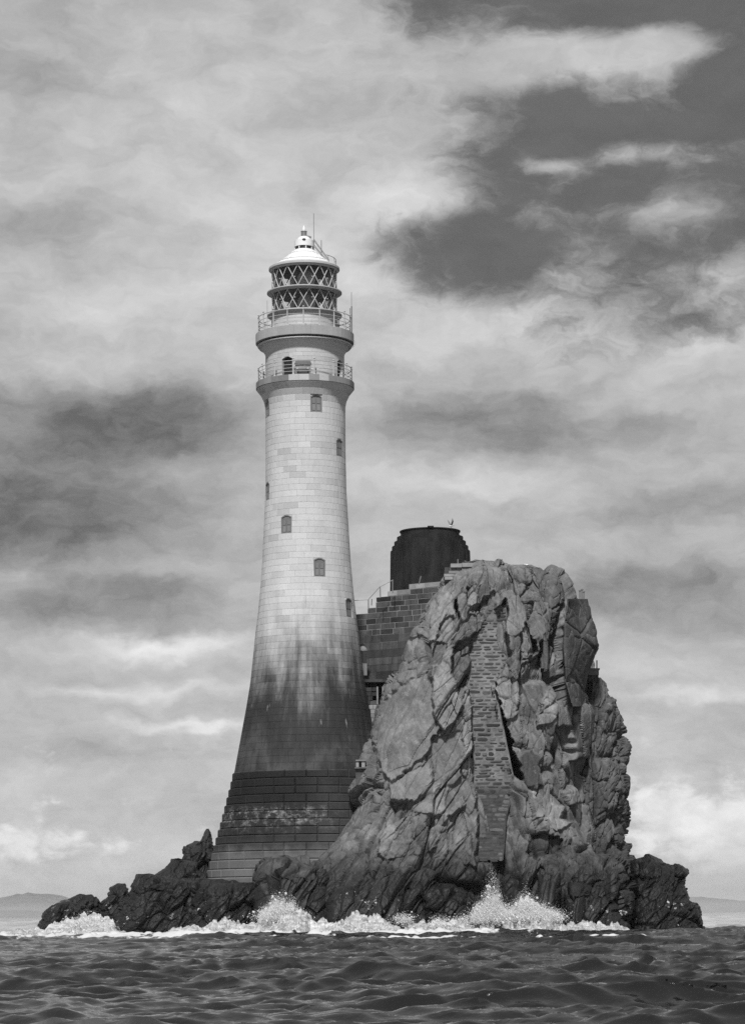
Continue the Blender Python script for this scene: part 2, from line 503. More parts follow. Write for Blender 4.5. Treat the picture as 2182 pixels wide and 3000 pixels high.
# ================================================================ THE SETTING
# ---------------------------------------------------------------- sea
def wave_field(x, y, amp_scale=1.0):
    rng = np.random.default_rng(5)
    z = np.zeros_like(x); hx = np.zeros_like(x); hy = np.zeros_like(x)
    lam = np.geomspace(0.20, 20.0, 120)
    for L in lam:
        th = math.radians(rng.normal(252, 27 if L < 6 else 18))
        k = 2 * math.pi / L
        ka = np.interp(math.log(L), [math.log(v) for v in (0.20, 0.30, 0.55, 1.4, 2.8, 7.0, 20.0)], [0.040, 0.060, 0.078, 0.070, 0.044, 0.022, 0.007])
        a = ka / k * rng.uniform(0.6, 1.3)
        ph = rng.uniform(0, 2 * math.pi)
        m_ = int(np.searchsorted(y, L * 416.0))                 # rows run outward: wavelets too small for the mesh far out die away
        X, Y = x[:m_], y[:m_]
        keep = np.clip(1.6 - np.hypot(X, Y) / (L * 260.0), 0, 1)
        cx, cy = math.cos(th), math.sin(th)
        arg = k * (cx * X + cy * Y) + ph
        z[:m_] += a * keep * np.cos(arg)
        sn_ = 0.85 * a * keep * np.sin(arg)
        hx[:m_] -= cx * sn_
        hy[:m_] -= cy * sn_
    return z * amp_scale, hx * amp_scale, hy * amp_scale

d_rows = np.concatenate([np.geomspace(20, 34, 60)[:-1], np.geomspace(34, 235, 720), np.geomspace(236, 30000, 140)[1:]])
a_cols = np.radians(np.concatenate([np.linspace(-80, -14, 40)[:-1], np.linspace(-14, -9, 40)[:-1], np.linspace(-9, 9, 620), np.linspace(9, 14, 40)[1:], np.linspace(14, 80, 40)[1:]]))
A_, D_ = np.meshgrid(a_cols, d_rows)
sx, sy = (D_ * np.tan(np.clip(A_, -1.38, 1.38))).ravel(), D_.ravel()
wz, whx, why = wave_field(sx, sy)
# groups of larger waves, and sharper crests
grp = fbm(np.stack([sx * 0.05, sy * 0.022, 0 * sx], -1), 3, 40)
wz *= (1.0 + 0.45 * grp); whx *= (1.0 + 0.45 * grp); why *= (1.0 + 0.45 * grp)
foamn = fbm(np.stack([sx * 0.35, sy * 0.10, 0 * sx + 3], -1), 5, 60, 0.6)
near_rock = np.clip((sy - 148) / 30, 0, 1) * np.clip((246 - sy) / 30, 0, 1) * np.clip((17 - sx) / 7, 0, 1) * np.clip((sx + 40) / 8, 0, 1)
foam = np.clip((near_rock * 1.5 - 0.74 + 0.55 * foamn) * 2.4, 0, 1) * (near_rock > 0.05)
for fx, fy, rx, ry, s in [(1.5, 158, 7.5, 1.6, 1.0), (12.5, 150, 5.0, 1.5, 1.1), (-16, 172, 12, 3, 0.8), (4, 140, 8, 1.2, 0.55)]:
    foam = np.maximum(foam, np.clip((s * np.exp(-((sx - fx) / rx) ** 2 - ((sy - fy) / ry) ** 2) + 0.4 * foamn * np.exp(-((sx - fx) / rx / 2) ** 2 - ((sy - fy) / ry / 2) ** 2) - 0.38) * 2.4, 0, 1))
wz += 0.22 * foam * np.abs(vnoise(np.stack([sx * 1.6, sy * 0.8, 0 * sx], -1), 77))
# the swell heaps up in front of the rock
wz += 0.20 * np.exp(-((sy - 170) / 9) ** 2) * np.clip((40 - np.abs(sx)) / 10, 0, 1)
sv = np.stack([sx + whx, sy + why, wz], -1)
nr, nc = len(d_rows), len(a_cols)
ii = np.arange(nr * nc).reshape(nr, nc)
sq = np.stack([ii[:-1, :-1], ii[:-1, 1:], ii[1:, 1:], ii[1:, :-1]], -1).reshape(-1, 4)

m, n, bs = mat_base('sea_water')
pos = n.new('ShaderNodeNewGeometry').outputs['Position']
fo = n.new('ShaderNodeAttribute', attribute_name='foam').outputs['Fac']
fn = n.noise(n.scale(pos, (1.0, 0.5, 1.0)), 2.2, 6, 0.7)
fmask = n.step(n.m('ADD', fo, n.lin(fn, 0.2, 0.8, -0.5, 0.5)), 0.38, 0.72)
n.put(bs.inputs['Base Color'], n.grey(n.mix(fmask, 0.007, 0.5)))
n.put(bs.inputs['Roughness'], n.mix(fmask, 0.04, 0.8))
bs.inputs['IOR'].default_value = 1.5
bh = n.m('ADD', n.noise(n.scale(pos, (1.0, 0.7, 1.0)), 4.5, 4, 0.6), n.m('MULTIPLY', n.noise(pos, 9.0, 3, 0.6), 0.35))
b = n.new('ShaderNodeBump', {'Strength': 0.3, 'Distance': 0.05, 'Height': bh})
n.put(bs.inputs['Normal'], b.outputs[0])
M['sea'] = m
sea = mesh_obj('sea', sv, sq, M['sea'], attrs={'foam': foam}, smooth=True)
tag(sea, 'choppy dark sea with broken foam around the rock', None, None, 'structure')

# ---------------------------------------------------------------- far land
def hill(name, pts, d, depth, mat, label):
    """pts: (px, py) of the skyline"""
    px = np.array([p[0] for p in pts], float); py = np.array([p[1] for p in pts], float)
    xs = np.linspace(px[0], px[-1], 160)
    ys = np.interp(xs, px, py)
    ys += 1.0 * fbm(np.stack([xs * 0.03, 0 * xs, 0 * xs], -1), 4, 3)
    top = P(xs, ys, d)
    vs, fs = [], []
    nrow = 16
    rows = []
    for j in range(nrow + 1):
        t = j / nrow * math.pi
        r = np.sin(t) ** 0.8
        off = -math.cos(t) * depth
        z = -0.8 + (top[:, 2] + 0.8) * r
        z = z * (1 + 0.10 * fbm(np.stack([xs * 0.03, 0 * xs + j * 0.9, 0 * xs], -1), 4, 9) * (1 - abs(math.cos(t)) * 0.2) * (1 if 0 < j < nrow else 0) * (abs(j - nrow / 2) > 0.6))
        rows.append(np.stack([top[:, 0], top[:, 1] + off, z], -1))
    v = np.concatenate(rows)
    k = np.arange((nrow + 1) * 160).reshape(nrow + 1, 160)
    q = np.stack([k[:-1, :-1], k[:-1, 1:], k[1:, 1:], k[1:, :-1]], -1).reshape(-1, 4)
    o = mesh_obj(name, v, q, mat, smooth=True)
    return tag(o, label, None, None, 'structure')
M['hill'] = simple('distant_heath', 0.09, 0.95, var=0.35, scale=0.006)
hill('hill', [(-900, 2690), (-500, 2640), (-250, 2655), (-60, 2640), (30, 2630), (90, 2621), (140, 2620), (170, 2628), (230, 2640), (330, 2655), (470, 2668), (700, 2690)], 26000, 1900, M['hill'],
     'pale rounded hill on the far left horizon')
hill('low_headland', [(-900, 2684), (-300, 2668), (0, 2668), (60, 2667), (120, 2672), (200, 2678), (300, 2690)], 19000, 1000, M['hill'],
     'low flat headland below the far left hill')
hill('low_coast', [(1500, 2690), (1750, 2640), (1900, 2630), (2000, 2628), (2050, 2632), (2120, 2638), (2182, 2642), (2400, 2650), (2700, 2645), (3000, 2690)], 26000, 1700, M['hill'],
     'pale low coast on the far right horizon')

# ---------------------------------------------------------------- rock
def relief(p, fields):
    d = np.zeros(len(p))
    for (wid, elong, ang, amp, crack, seed, jw) in fields:
        a = math.radians(ang)
        wp = p + 0.07 * wid * np.stack([fbm(p / wid * 0.9, 2, seed + 50), 0 * d, fbm(p / wid * 0.9 + 31, 2, seed + 60)], -1)
        al = wp[:, 0] * math.cos(a) + wp[:, 2] * math.sin(a)
        ac = -wp[:, 0] * math.sin(a) + wp[:, 2] * math.cos(a)
        q = np.stack([ac / wid, wp[:, 1] / (wid * 3.5), al / (wid * elong)], -1)
        h, e = facets(q, seed)
        d += amp * h - crack * np.exp(-(e / jw) ** 2)
    return d

def inpoly(px, py, poly):
    r = np.zeros(len(px), bool)
    n = len(poly)
    for i in range(n):
        x0, y0 = poly[i]; x1, y1 = poly[(i + 1) % n]
        if y0 == y1:
            continue
        c = ((y0 > py) != (y1 > py)) & (px < (x1 - x0) * (py - y0) / (y1 - y0) + x0)
        r ^= c
    return r

def blur(a, k):
    for _ in range(k):
        b = np.pad(a, 1, mode='edge')
        a = (b[:-2, 1:-1] + b[2:, 1:-1] + b[1:-1, :-2] + b[1:-1, 2:] + 2 * b[1:-1, 1:-1]) / 6
    return a

def make_rock(name, L, R, d, B, mat, nrow, ncol, fields, fields2=None, split=None, slabs=None, alb=0.17, ex=0.75,
              jit=4.0, seed=0, back=10.0, sink=2.0, parent=None, gain=None):
    L = sorted(L); R = sorted(R)
    y0 = min(L[0][0], R[0][0]); y1 = max(L[-1][0], R[-1][0])
    ys = np.linspace(y0, y1, nrow)
    xl = np.interp(ys, [p[0] for p in L], [p[1] for p in L])
    xr = np.interp(ys, [p[0] for p in R], [p[1] for p in R])
    yn = np.stack([ys / 26.0, 0 * ys, 0 * ys], -1)
    jl = jit * fbm(yn + 3.7 + seed, 4, seed, 0.6)
    jr = jit * fbm(yn + 91.1 + seed, 4, seed + 5, 0.6)
    def sm(a):
        k = max(1, int(34.0 / (ys[1] - ys[0]))) if nrow > 150 else 1
        return np.convolve(np.pad(a, k, mode='edge'), np.ones(2 * k + 1) / (2 * k + 1), 'valid')
    xls, xrs = sm(xl), sm(xr)
    nb = max(10, ncol // 5)
    ph = np.concatenate([np.linspace(-math.pi / 2, math.pi / 2, ncol), np.linspace(math.pi / 2, 1.5 * math.pi, nb + 2)[1:-1]])
    nph = len(ph)
    sn = np.sign(np.sin(ph)) * np.abs(np.sin(ph)) ** ex
    cs = np.sign(np.cos(ph)) * np.abs(np.cos(ph)) ** ex
    # even spacing across the front
    sn[:ncol] = np.linspace(-1, 1, ncol)
    cs[:ncol] = np.clip(1 - np.abs(sn[:ncol]) ** (2 / ex), 0, 1) ** (ex / 2)
    px = (xl + xr)[:, None] / 2 + (xr - xl)[:, None] / 2 * sn[None]
    px = px + jl[:, None] * np.clip(-sn[None], 0, 1) ** 8 + jr[:, None] * np.clip(sn[None], 0, 1) ** 8
    s2 = np.clip((px - (xls + xrs)[:, None] / 2) / ((xrs - xls)[:, None] / 2), -1, 1)
    csf = np.clip(1 - np.abs(s2) ** (2 / ex), 0, 1) ** (ex / 2)
    isf = (np.arange(nph) < ncol)[None] & np.ones((nrow, 1), bool)
    cs = np.where(isf, csf, np.minimum(cs[None], 0))
    py = np.repeat(ys[:, None], nph, 1)
    if np.isscalar(d): d = (d, d)
    dm = d[0] + (d[1] - d[0]) * (sn[None] + 1) / 2
    Bf = np.interp(ys, [b[0] for b in B], [b[1] for b in B])[:, None]
    depth = np.where(isf, dm - Bf * cs, dm - back * np.minimum(1, Bf / 3) * cs)
    base_depth = depth.copy()
    front = np.clip(cs, 0, 1) ** 0.35
    albg = np.full(px.shape, alb)
    ampg = np.ones(px.shape)
    if slabs:
        f = np.stack([px.ravel() / 16.0, py.ravel() / 16.0, 0 * px.ravel()], -1)
        wx = px.ravel() + 5.0 * fbm(f, 3, 21); wy = py.ravel() + 5.0 * fbm(f + 50, 3, 22)
        off = np.zeros(px.size)
        for s in slabs:
            poly, o, gx, gy, al = s[:5]
            rough = s[5] if len(s) > 5 else 0.45
            rough = rough * 1.1 if rough < 0.32 else min(1.0, rough * 1.3 + 0.1)
            if al and 0.14 < al < 0.5: al = 0.175 + (al - 0.175) * 0.6
            c = np.mean(np.array(poly, float), 0)
            k = inpoly(wx, wy, poly) & (np.repeat((np.arange(nph) < ncol)[None], nrow, 0).ravel())
            off[k] = o + gx * (px.ravel()[k] - c[0]) / 100 + gy * (py.ravel()[k] - c[1]) / 100
            if al: albg.ravel()[k] = al
            ampg.ravel()[k] = rough
        off = np.where(off > 0, off * 0.72, off).reshape(px.shape)
        msk = (off > 0).astype(float)
        def wide(a, k):
            for ax in (0, 1):
                cs_ = np.cumsum(np.pad(a, [(k + 1, k) if i == ax else (0, 0) for i in (0, 1)], mode='edge'), axis=ax)
                a = (np.take(cs_, range(2 * k + 1, cs_.shape[ax]), ax) - np.take(cs_, range(0, cs_.shape[ax] - 2 * k - 1), ax)) / (2 * k + 1)
            return a
        fill = wide(wide(off * msk, 14), 14) / (wide(wide(msk, 14), 14) + 0.012)
        off = np.where(msk + (off < 0) > 0, off + np.where(off < 0, 0.5 * fill, 0), 0.96 * fill)
        off[:, :ncol] = blur(off[:, :ncol], 2)
        albg[:, :ncol] = blur(albg[:, :ncol], 2)
        ampg[:, :ncol] = blur(ampg[:, :ncol], 4)
        depth = depth - off * front
    global LAST
    vs0 = P(px, py, base_depth)
    LAST = (px[:, :ncol], py[:, :ncol], depth[:, :ncol])
    v = P(px, py, depth)
    # outward normal of the loft
    du = np.roll(vs0, -1, 1) - np.roll(vs0, 1, 1)
    dv = np.gradient(vs0, axis=0)
    nrm = np.cross(du, dv)
    nrm = blur(nrm[..., 0], 3)[..., None] * (1, 0, 0) + blur(nrm[..., 1], 3)[..., None] * (0, 1, 0) + blur(nrm[..., 2], 3)[..., None] * (0, 0, 1)
    nrm /= np.linalg.norm(nrm, axis=-1, keepdims=True) + 1e-9
    c = v.mean(axis=(0, 1))
    if np.mean(np.sum((v - c) * nrm, -1)) < 0: nrm = -nrm
    pts = v.reshape(-1, 3)
    disp = relief(pts, fields)
    if fields2 is not None:
        d2 = relief(pts, fields2)
        k = np.clip((px.ravel() - split) / 60 + 0.5, 0, 1)
        disp = disp * (1 - k) + d2 * k
    disp = disp.reshape(px.shape)
    taper = np.clip((ys - y0) / max(20.0, 0.06 * (y1 - y0)), 0.25, 1)[:, None]
    v = v + nrm * (disp * ampg * taper)[..., None]
    v[-1, :, 2] -= sink
    vv = v.reshape(-1, 3)
    k = np.arange(nrow * nph).reshape(nrow, nph)
    q = np.stack([k[:-1], np.roll(k[:-1], -1, 1), np.roll(k[1:], -1, 1), k[1:]], -1).reshape(-1, 4)[:, ::-1]
    top = v[0].mean(0, keepdims=True)
    vv = np.concatenate([vv, top])
    ti = nrow * nph
    t = np.stack([k[0], np.roll(k[0], -1), np.full(nph, ti)], -1)
    al = np.concatenate([albg.ravel(), [alb]])
    return mesh_obj(name, vv, q, mat, parent, {'alb': al}, False, t)

FL = [(2.9, 4.0, 61, 0.85, 0.45, 100, 0.06), (1.05, 4.2, 58, 0.25, 0.22, 200, 0.07), (0.45, 3.4, 55, 0.06, 0.07, 300, 0.10)]
FR = [(2.7, 3.8, 101, 1.15, 0.60, 400, 0.06), (1.05, 3.8, 97, 0.32, 0.30, 500, 0.07), (0.45, 3.2, 92, 0.065, 0.08, 600, 0.10)]
# polygon in photograph pixels, metres proud, tilt across and down (metres per 100 px), albedo (shade painted into clefts, notches and cave), roughness of relief
SL = [
 ([(1375, 1870), (1445, 1780), (1482, 1765), (1482, 1880), (1492, 1930), (1470, 1960), (1447, 2000), (1472, 2130), (1487, 2200), (1500, 2285), (1485, 2330), (1462, 2400), (1452, 2470), (1442, 2520), (1404, 2520), (1396, 2300), (1386, 2180), (1378, 2000)], -1.0, 0, 0.05, 0.15, 0.34),
 ([(1118, 2064), (1212, 1985), (1257, 1970), (1264, 2019), (1273, 2080), (1303, 2095), (1272, 2185), (1194, 2255), (1145, 2290), (1115, 2260), (1096, 2160)], 1.2, 0.9, 1.0, 0.20, 0.22),
 ([(1291, 1928), (1321, 1961), (1339, 2013), (1355, 2049), (1348, 2095), (1303, 2140), (1267, 2088), (1264, 2013), (1273, 1949)], 2.0, -0.5, 1.0, 0.27, 0.4),
 ([(1267, 2158), (1355, 2140), (1355, 2276), (1333, 2298), (1273, 2298), (1267, 2231)], 1.0, -0.3, 0.3, 0.165, 0.22),
 ([(1139, 2304), (1194, 2258), (1258, 2240), (1267, 2285), (1218, 2346), (1139, 2346)], 2.2, 0.6, 1.4, 0.22, 0.25),
 ([(1142, 2349), (1215, 2352), (1212, 2379), (1170, 2413), (1139, 2364)], 1.3, 0.5, -1.0, 0.13, 0.5),
 ([(1218, 2346), (1270, 2319), (1270, 2388), (1209, 2379)], 2.5, 1.5, 1.5, 0.20),
 ([(1270, 2304), (1321, 2304), (1303, 2382), (1270, 2382)], 2.2, -1.0, 1.0, 0.30),
 ([(1303, 2388), (1358, 2319), (1370, 2352), (1333, 2382), (1297, 2410)], 2.7, 1.0, 2.0, 0.22),
 ([(1127, 2398), (1152, 2407), (1173, 2500), (1140, 2534), (1112, 2505), (1103, 2452)], 2.6, -1.2, 1.2, 0.24),
 ([(1170, 2440), (1209, 2410), (1212, 2446), (1196, 2486), (1178, 2474)], 2.2, 1.0, 1.4, 0.25),
 ([(1218, 2431), (1258, 2419), (1253, 2512), (1221, 2480)], 2.4, 2.5, -0.5, 0.11),
 ([(1264, 2410), (1303, 2410), (1297, 2443), (1261, 2498), (1255, 2473)], 2.9, -1.2, 1.4, 0.21),
 ([(1303, 2450), (1333, 2425), (1330, 2470), (1300, 2500)], 2.4, 1.8, 1.0, 0.18),
 ([(1358, 2392), (1397, 2398), (1401, 2530), (1360, 2540), (1318, 2480), (1333, 2431)], 2.8, 1.0, 1.0, 0.17),
 ([(1079, 2543), (1106, 2510), (1133, 2528), (1130, 2570), (1079, 2573)], 2.8, 1.0, 1.5, 0.15),
 ([(1139, 2522), (1191, 2513), (1188, 2558), (1136, 2558)], 2.6, -0.5, 1.2, 0.15),
 ([(1091, 2564), (1121, 2558), (1117, 2690), (1061, 2690)], 3.4, 2.2, 1.2, 0.16),
 ([(1325, 1900), (1375, 1870), (1378, 2000), (1345, 2010), (1325, 1960)], -0.7, 1.5, 0, 0.12, 1.0),
 ([(1360, 2020), (1382, 2030), (1390, 2290), (1365, 2270), (1355, 2150)], 1.0, -1.0, 0.2, 0.27, 0.6),
 ([(1230, 1800), (1265, 1745), (1300, 1750), (1305, 1800), (1270, 1870), (1240, 1878), (1235, 1830)], 1.0, 0.4, 1.2, 0.28, 0.5),
 ([(1290, 1700), (1320, 1740), (1335, 1800), (1310, 1800), (1265, 1745)], 0.5, -0.8, 0.8, 0.25),
 ([(1280, 1830), (1325, 1800), (1330, 1880), (1290, 1890)], 0.6, 0, 0.8, 0.22, 1.3),
 ([(1275, 1875), (1310, 1890), (1290, 1950), (1250, 1945)], -0.2, 0.8, 0, 0.12, 0.3),
 ([(1205, 1880), (1238, 1858), (1240, 1880), (1215, 1920)], 0.4, 0.5, 1, 0.24, 0.4),
 ([(1330, 1748), (1340, 1750), (1347, 1815), (1335, 1800)], -1.6, 0, 0, 0.12),
 ([(1338, 1746), (1361, 1740), (1376, 1770), (1373, 1810), (1358, 1819), (1341, 1791)], 1.4, -2.5, 0.4, 0.17, 0.3),
 ([(1365, 1720), (1395, 1720), (1412, 1785), (1380, 1790)], 0.3, 0, 1.0, 0.24, 1.5),
 ([(1380, 1790), (1440, 1790), (1410, 1835), (1370, 1830)], 0.0, 0, -1.0, 0.14),
 ([(1388, 1664), (1421, 1692), (1418, 1710), (1400, 1719), (1394, 1692)], 0.8, -1, 1, 0.19),
 ([(1424, 1695), (1448, 1658), (1470, 1646), (1470, 1670), (1464, 1725), (1439, 1728)], 1.5, -1.0, 0.8, 0.20),
 ([(1406, 1719), (1424, 1710), (1439, 1734), (1430, 1773), (1415, 1767)], 0.5, -1.5, 0, 0.14),
 ([(1473, 1722), (1491, 1698), (1512, 1722), (1515, 1731), (1488, 1758), (1452, 1776)], 1.7, 0.8, 1.0, 0.19),
 ([(1485, 1776), (1488, 1758), (1521, 1731), (1542, 1767), (1548, 1810), (1539, 1837), (1518, 1861), (1491, 1870), (1480, 1852)], 2.8, -0.8, 0.5, 0.21, 0.3),
 ([(1503, 1931), (1530, 1928), (1533, 1967), (1518, 1998), (1497, 1988)], 2.4, -1.6, 0.6, 0.19, 0.3),
 ([(1448, 1985), (1503, 1988), (1518, 2028), (1521, 2064), (1500, 2104), (1473, 2104), (1461, 2058), (1445, 2019)], 2.0, 0.8, 0.8, 0.25, 0.7),
 ([(1490, 2110), (1525, 2100), (1530, 2180), (1510, 2230), (1495, 2200)], 1.8, 0.5, 0, 0.19, 0.8),
 ([(1444, 1985), (1455, 2030), (1470, 2100), (1485, 2200), (1500, 2270), (1528, 2294), (1543, 2262), (1515, 2230), (1492, 2150), (1474, 2080), (1456, 2000)], -7.5, 0, 0, 0.10, 0.3),  # deep cleft, its shade also darkens the albedo
 ([(1542, 1840), (1557, 1860), (1566, 1925), (1545, 1940), (1535, 1880)], 2.2, -0.5, 0.5, 0.25),
 ([(1552, 1810), (1594, 1907), (1570, 1913), (1558, 1852)], -1.0, 0, 0, 0.10),
 ([(1570, 1776), (1609, 1752), (1618, 1798), (1612, 1870), (1585, 1876), (1576, 1837)], 1.5, 1.4, 0.2, 0.17, 0.3),
 ([(1473, 1664), (1540, 1664), (1530, 1710), (1515, 1720), (1490, 1695)], 0.5, 0.8, 0, 0.14),
 ([(1579, 1673), (1612, 1698), (1618, 1719), (1612, 1731), (1582, 1710)], -0.4, 1.0, -1.0, 0.09),
 ([(1618, 1692), (1650, 1730), (1667, 1760), (1668, 1840), (1655, 1830), (1640, 1760)], 0.4, -1.5, 0.6, 0.21, 0.15),
 ([(1662, 1752), (1730, 1750), (1742, 1807), (1760, 1888), (1748, 1925), (1725, 1988), (1670, 2000), (1668, 1900)], -1.2, -3.4, -0.8, 0.10, 0.16),  # right flank, shade put into the albedo
 ([(1658, 1892), (1670, 1943), (1667, 2028), (1624, 2119), (1588, 2125), (1597, 2028), (1642, 1992)], 1.8, -1.0, 0.6, 0.23, 0.6),
 ([(1552, 1998), (1594, 2007), (1594, 2034), (1570, 2125), (1542, 2110)], 1.0, 1.6, -0.2, 0.13, 0.4),
 ([(1658, 2043), (1694, 2043), (1694, 2079), (1691, 2137), (1630, 2125)], 1.6, -0.6, 0.5, 0.18, 0.3),
 ([(1706, 2061), (1753, 2061), (1748, 2140), (1736, 2220), (1690, 2230), (1694, 2140)], 2.0, -0.6, 0.8, 0.18, 0.22),
 ([(1521, 2219), (1558, 2195), (1585, 2207), (1591, 2298), (1542, 2304), (1524, 2261)], 2.2, 1.2, -0.6, 0.11, 0.15),
 ([(1545, 2313), (1582, 2311), (1558, 2340)], 1.6, 0, 1.0, 0.38, 0.2),
 ([(1609, 2355), (1658, 2364), (1642, 2401), (1670, 2407), (1648, 2434), (1609, 2434), (1606, 2398)], 2.6, 0, 0.6, 0.30, 0.2),
 ([(1564, 2370), (1606, 2349), (1603, 2398), (1558, 2407)], 2.4, 0, 0.8, 0.26, 0.5),
 ([(1661, 2322), (1718, 2304), (1727, 2352), (1673, 2358)], 1.7, -0.6, 0.8, 0.20),
 ([(1667, 2358), (1718, 2364), (1715, 2413), (1648, 2401)], 0.8, 0, -0.8, 0.12),
 ([(1552, 2455), (1648, 2455), (1642, 2498), (1606, 2507), (1564, 2528), (1539, 2504)], -0.6, 0, -1.8, 0.07),  # shallow cave, darkness painted as low albedo for its shade
 ([(1576, 2519), (1609, 2505), (1652, 2507), (1642, 2660), (1590, 2700), (1552, 2640)], 2.6, 1.6, 0.8, 0.16, 0.25),
]
isl_L = [(1642, 1392), (1655, 1330), (1690, 1300), (1740, 1265), (1780, 1236), (1820, 1217), (1860, 1206), (1915, 1186), (1967, 1170), (2000, 1137), (2060, 1118), (2107, 1094), (2160, 1070),
         (2250, 1044), (2303, 1036), (2345, 1030), (2376, 1026), (2420, 1002), (2470, 968), (2510, 925), (2560, 870), (2620, 820), (2735, 790)]
isl_R = [(1642, 1466), (1662, 1545), (1666, 1578), (1684, 1604), (1711, 1640), (1735, 1655), (1765, 1672), (1807, 1698), (1852, 1708), (1888, 1712), (1950, 1714), (1988, 1716), (2050, 1730),
         (2063, 1753), (2150, 1748), (2216, 1738), (2322, 1738), (2397, 1750), (2437, 1757), (2467, 1776), (2500, 1800), (2560, 1840), (2735, 1866)]
isl_B = [(1640, 1.2), (1662, 4.0), (1720, 6.0), (1850, 8.0), (2000, 9.5), (2200, 10.5), (2400, 11.5), (2520, 13.0), (2620, 15.0), (2735, 16.5)]
island = make_rock('rock_island', isl_L, isl_R, (203.5, 207.5), isl_B, M['rock'], 440, 400, FL, FR, 1385, SL, seed=1, back=14, jit=1.2)
ISL = LAST
tag(island, 'steep slabbed sea stack of grey rock beside the tower', None, None, 'structure')

FD = [(1.7, 3.0, 80, 0.50, 0.40, 700, 0.12), (0.65, 2.6, 85, 0.22, 0.20, 800, 0.12), (0.34, 2.4, 70, 0.05, 0.06, 900, 0.12)]
FB = [(1.9, 2.4, 48, 0.62, 0.36, 720, 0.08), (0.8, 2.4, 54, 0.20, 0.16, 820, 0.09), (0.32, 2.2, 52, 0.05, 0.05, 920, 0.12)]
rear = make_rock('rear_crag', [(1985, 1735), (2030, 1715), (2150, 1690), (2735, 1690)],
                 [(1985, 1760), (2003, 1781), (2031, 1791), (2055, 1805), (2085, 1821), (2113, 1832), (2140, 1833), (2185, 1845), (2231, 1839), (2261, 1833), (2291, 1837), (2322, 1831), (2358, 1837), (2398, 1833), (2434, 1837), (2461, 1840), (2488, 1851), (2519, 1858), (2600, 1868), (2735, 1872)],
                 (206, 208), [(1985, 1.5), (2060, 3.5), (2400, 5.5), (2735, 8)], M['rock'], 300, 90, FD, seed=3, alb=0.10, jit=2.5, back=8)
tag(rear, 'dark broken crag forming the right shoulder of the sea stack', None, None, 'structure')

# boulders along the foot, each a thing of its own
def boulder(L, R, d, B, label, name='boulder', alb=0.12, nrow=90, ncol=110, seed=0, mat='rock', fields=None, slabs=None, group=None, jit=4.0, ex=0.75):
    fields = fields or FB
    if mat == 'reef': fields = [(f[0] * 0.8, f[1], f[2], f[3] * 0.6, f[4] * 0.8, f[5], f[6]) for f in fields]
    o = make_rock(name, L, R, d, B, M[mat], nrow, ncol, fields, seed=seed, alb=alb, jit=jit, back=5.0, slabs=slabs, ex=ex)
    return tag(o, label, 'boulder', group)
boulder([(2503, 1892), (2515, 1880), (2524, 1852), (2600, 1840), (2740, 1835)],
        [(2503, 1904), (2515, 1928), (2529, 1964), (2544, 1994), (2557, 2009), (2597, 2013), (2635, 2024), (2648, 2041), (2674, 2049), (2699, 2055), (2740, 2060)],
        (201, 203), [(2503, 2), (2560, 5), (2740, 8)], 'big black wet boulder at the far right end of the rock', alb=0.10, nrow=120, ncol=110, seed=4, mat='reef')
boulder([(2500, 1700), (2540, 1672), (2600, 1650), (2735, 1640)], [(2500, 1790), (2540, 1836), (2600, 1850), (2735, 1862)],
        (199, 200), [(2500, 3), (2560, 8), (2735, 11)], 'rounded dark boulder below the crag, left of the far right boulder', alb=0.13, nrow=120, ncol=110, seed=5)
boulder([(2505, 1585), (2530, 1570), (2600, 1556), (2735, 1535)], [(2505, 1655), (2530, 1657), (2600, 1654), (2735, 1640)],
        (196, 197), [(2505, 2.5), (2560, 6), (2735, 9)], 'flat-faced slab leaning behind the tall spray', name='boulder', alb=0.16, nrow=110, ncol=80, seed=6,
        fields=[(f[0], f[1], 70, f[3] * 0.35, f[4] * 0.35, f[5] + 7, f[6]) for f in FB])
boulder([(2585, 1662), (2600, 1656), (2735, 1648)], [(2585, 1725), (2600, 1735), (2735, 1738)],
        (192, 193), [(2585, 2), (2620, 3.5), (2735, 4)], 'squared dark block at the waterline right of the spray', alb=0.12, nrow=70, ncol=60, seed=7,
        fields=[(f[0], f[1], 85, f[3] * 0.4, f[4] * 0.4, f[5] + 9, f[6]) for f in FB])
boulder([(2512, 1425), (2530, 1408), (2600, 1400), (2735, 1395)], [(2512, 1480), (2540, 1500), (2600, 1560), (2735, 1570)],
        (196, 197), [(2512, 2), (2560, 5), (2735, 7)], 'low ledge of dark rock under the masonry, behind the spray', alb=0.15, nrow=90, ncol=80, seed=8)
boulder([(2590, 1285), (2620, 1262), (2660, 1245), (2735, 1238)], [(2590, 1330), (2610, 1376), (2650, 1386), (2735, 1384)],
        (191, 191), [(2590, 1.5), (2640, 3.5), (2735, 4)], 'squat black boulder left of the tall spray', alb=0.10, nrow=80, ncol=80, seed=9)
boulder([(2545, 1235), (2580, 1195), (2640, 1165), (2735, 1145)], [(2545, 1262), (2580, 1285), (2640, 1300), (2735, 1305)],
        (192, 192), [(2545, 1.5), (2620, 4.0), (2735, 5)], 'ridged diagonal rock running into the surf at the middle', alb=0.13, nrow=100, ncol=80, seed=10,
        fields=[(f[0] * 0.8, 3.2, 55, f[3], f[4], f[5] + 11, f[6]) for f in FB])
boulder([(2600, 985), (2620, 968), (2660, 955), (2735, 945)], [(2600, 1055), (2620, 1066), (2660, 1066), (2735, 1062)],
        (191, 191), [(2600, 1.5), (2640, 3.0), (2735, 4)], 'smooth rounded boulder in the surf between the two sprays', alb=0.13, nrow=80, ncol=70, seed=12,
        fields=[(f[0] * 1.3, f[1], 60, f[3] * 0.5, f[4] * 0.4, f[5] + 13, f[6]) for f in FB])
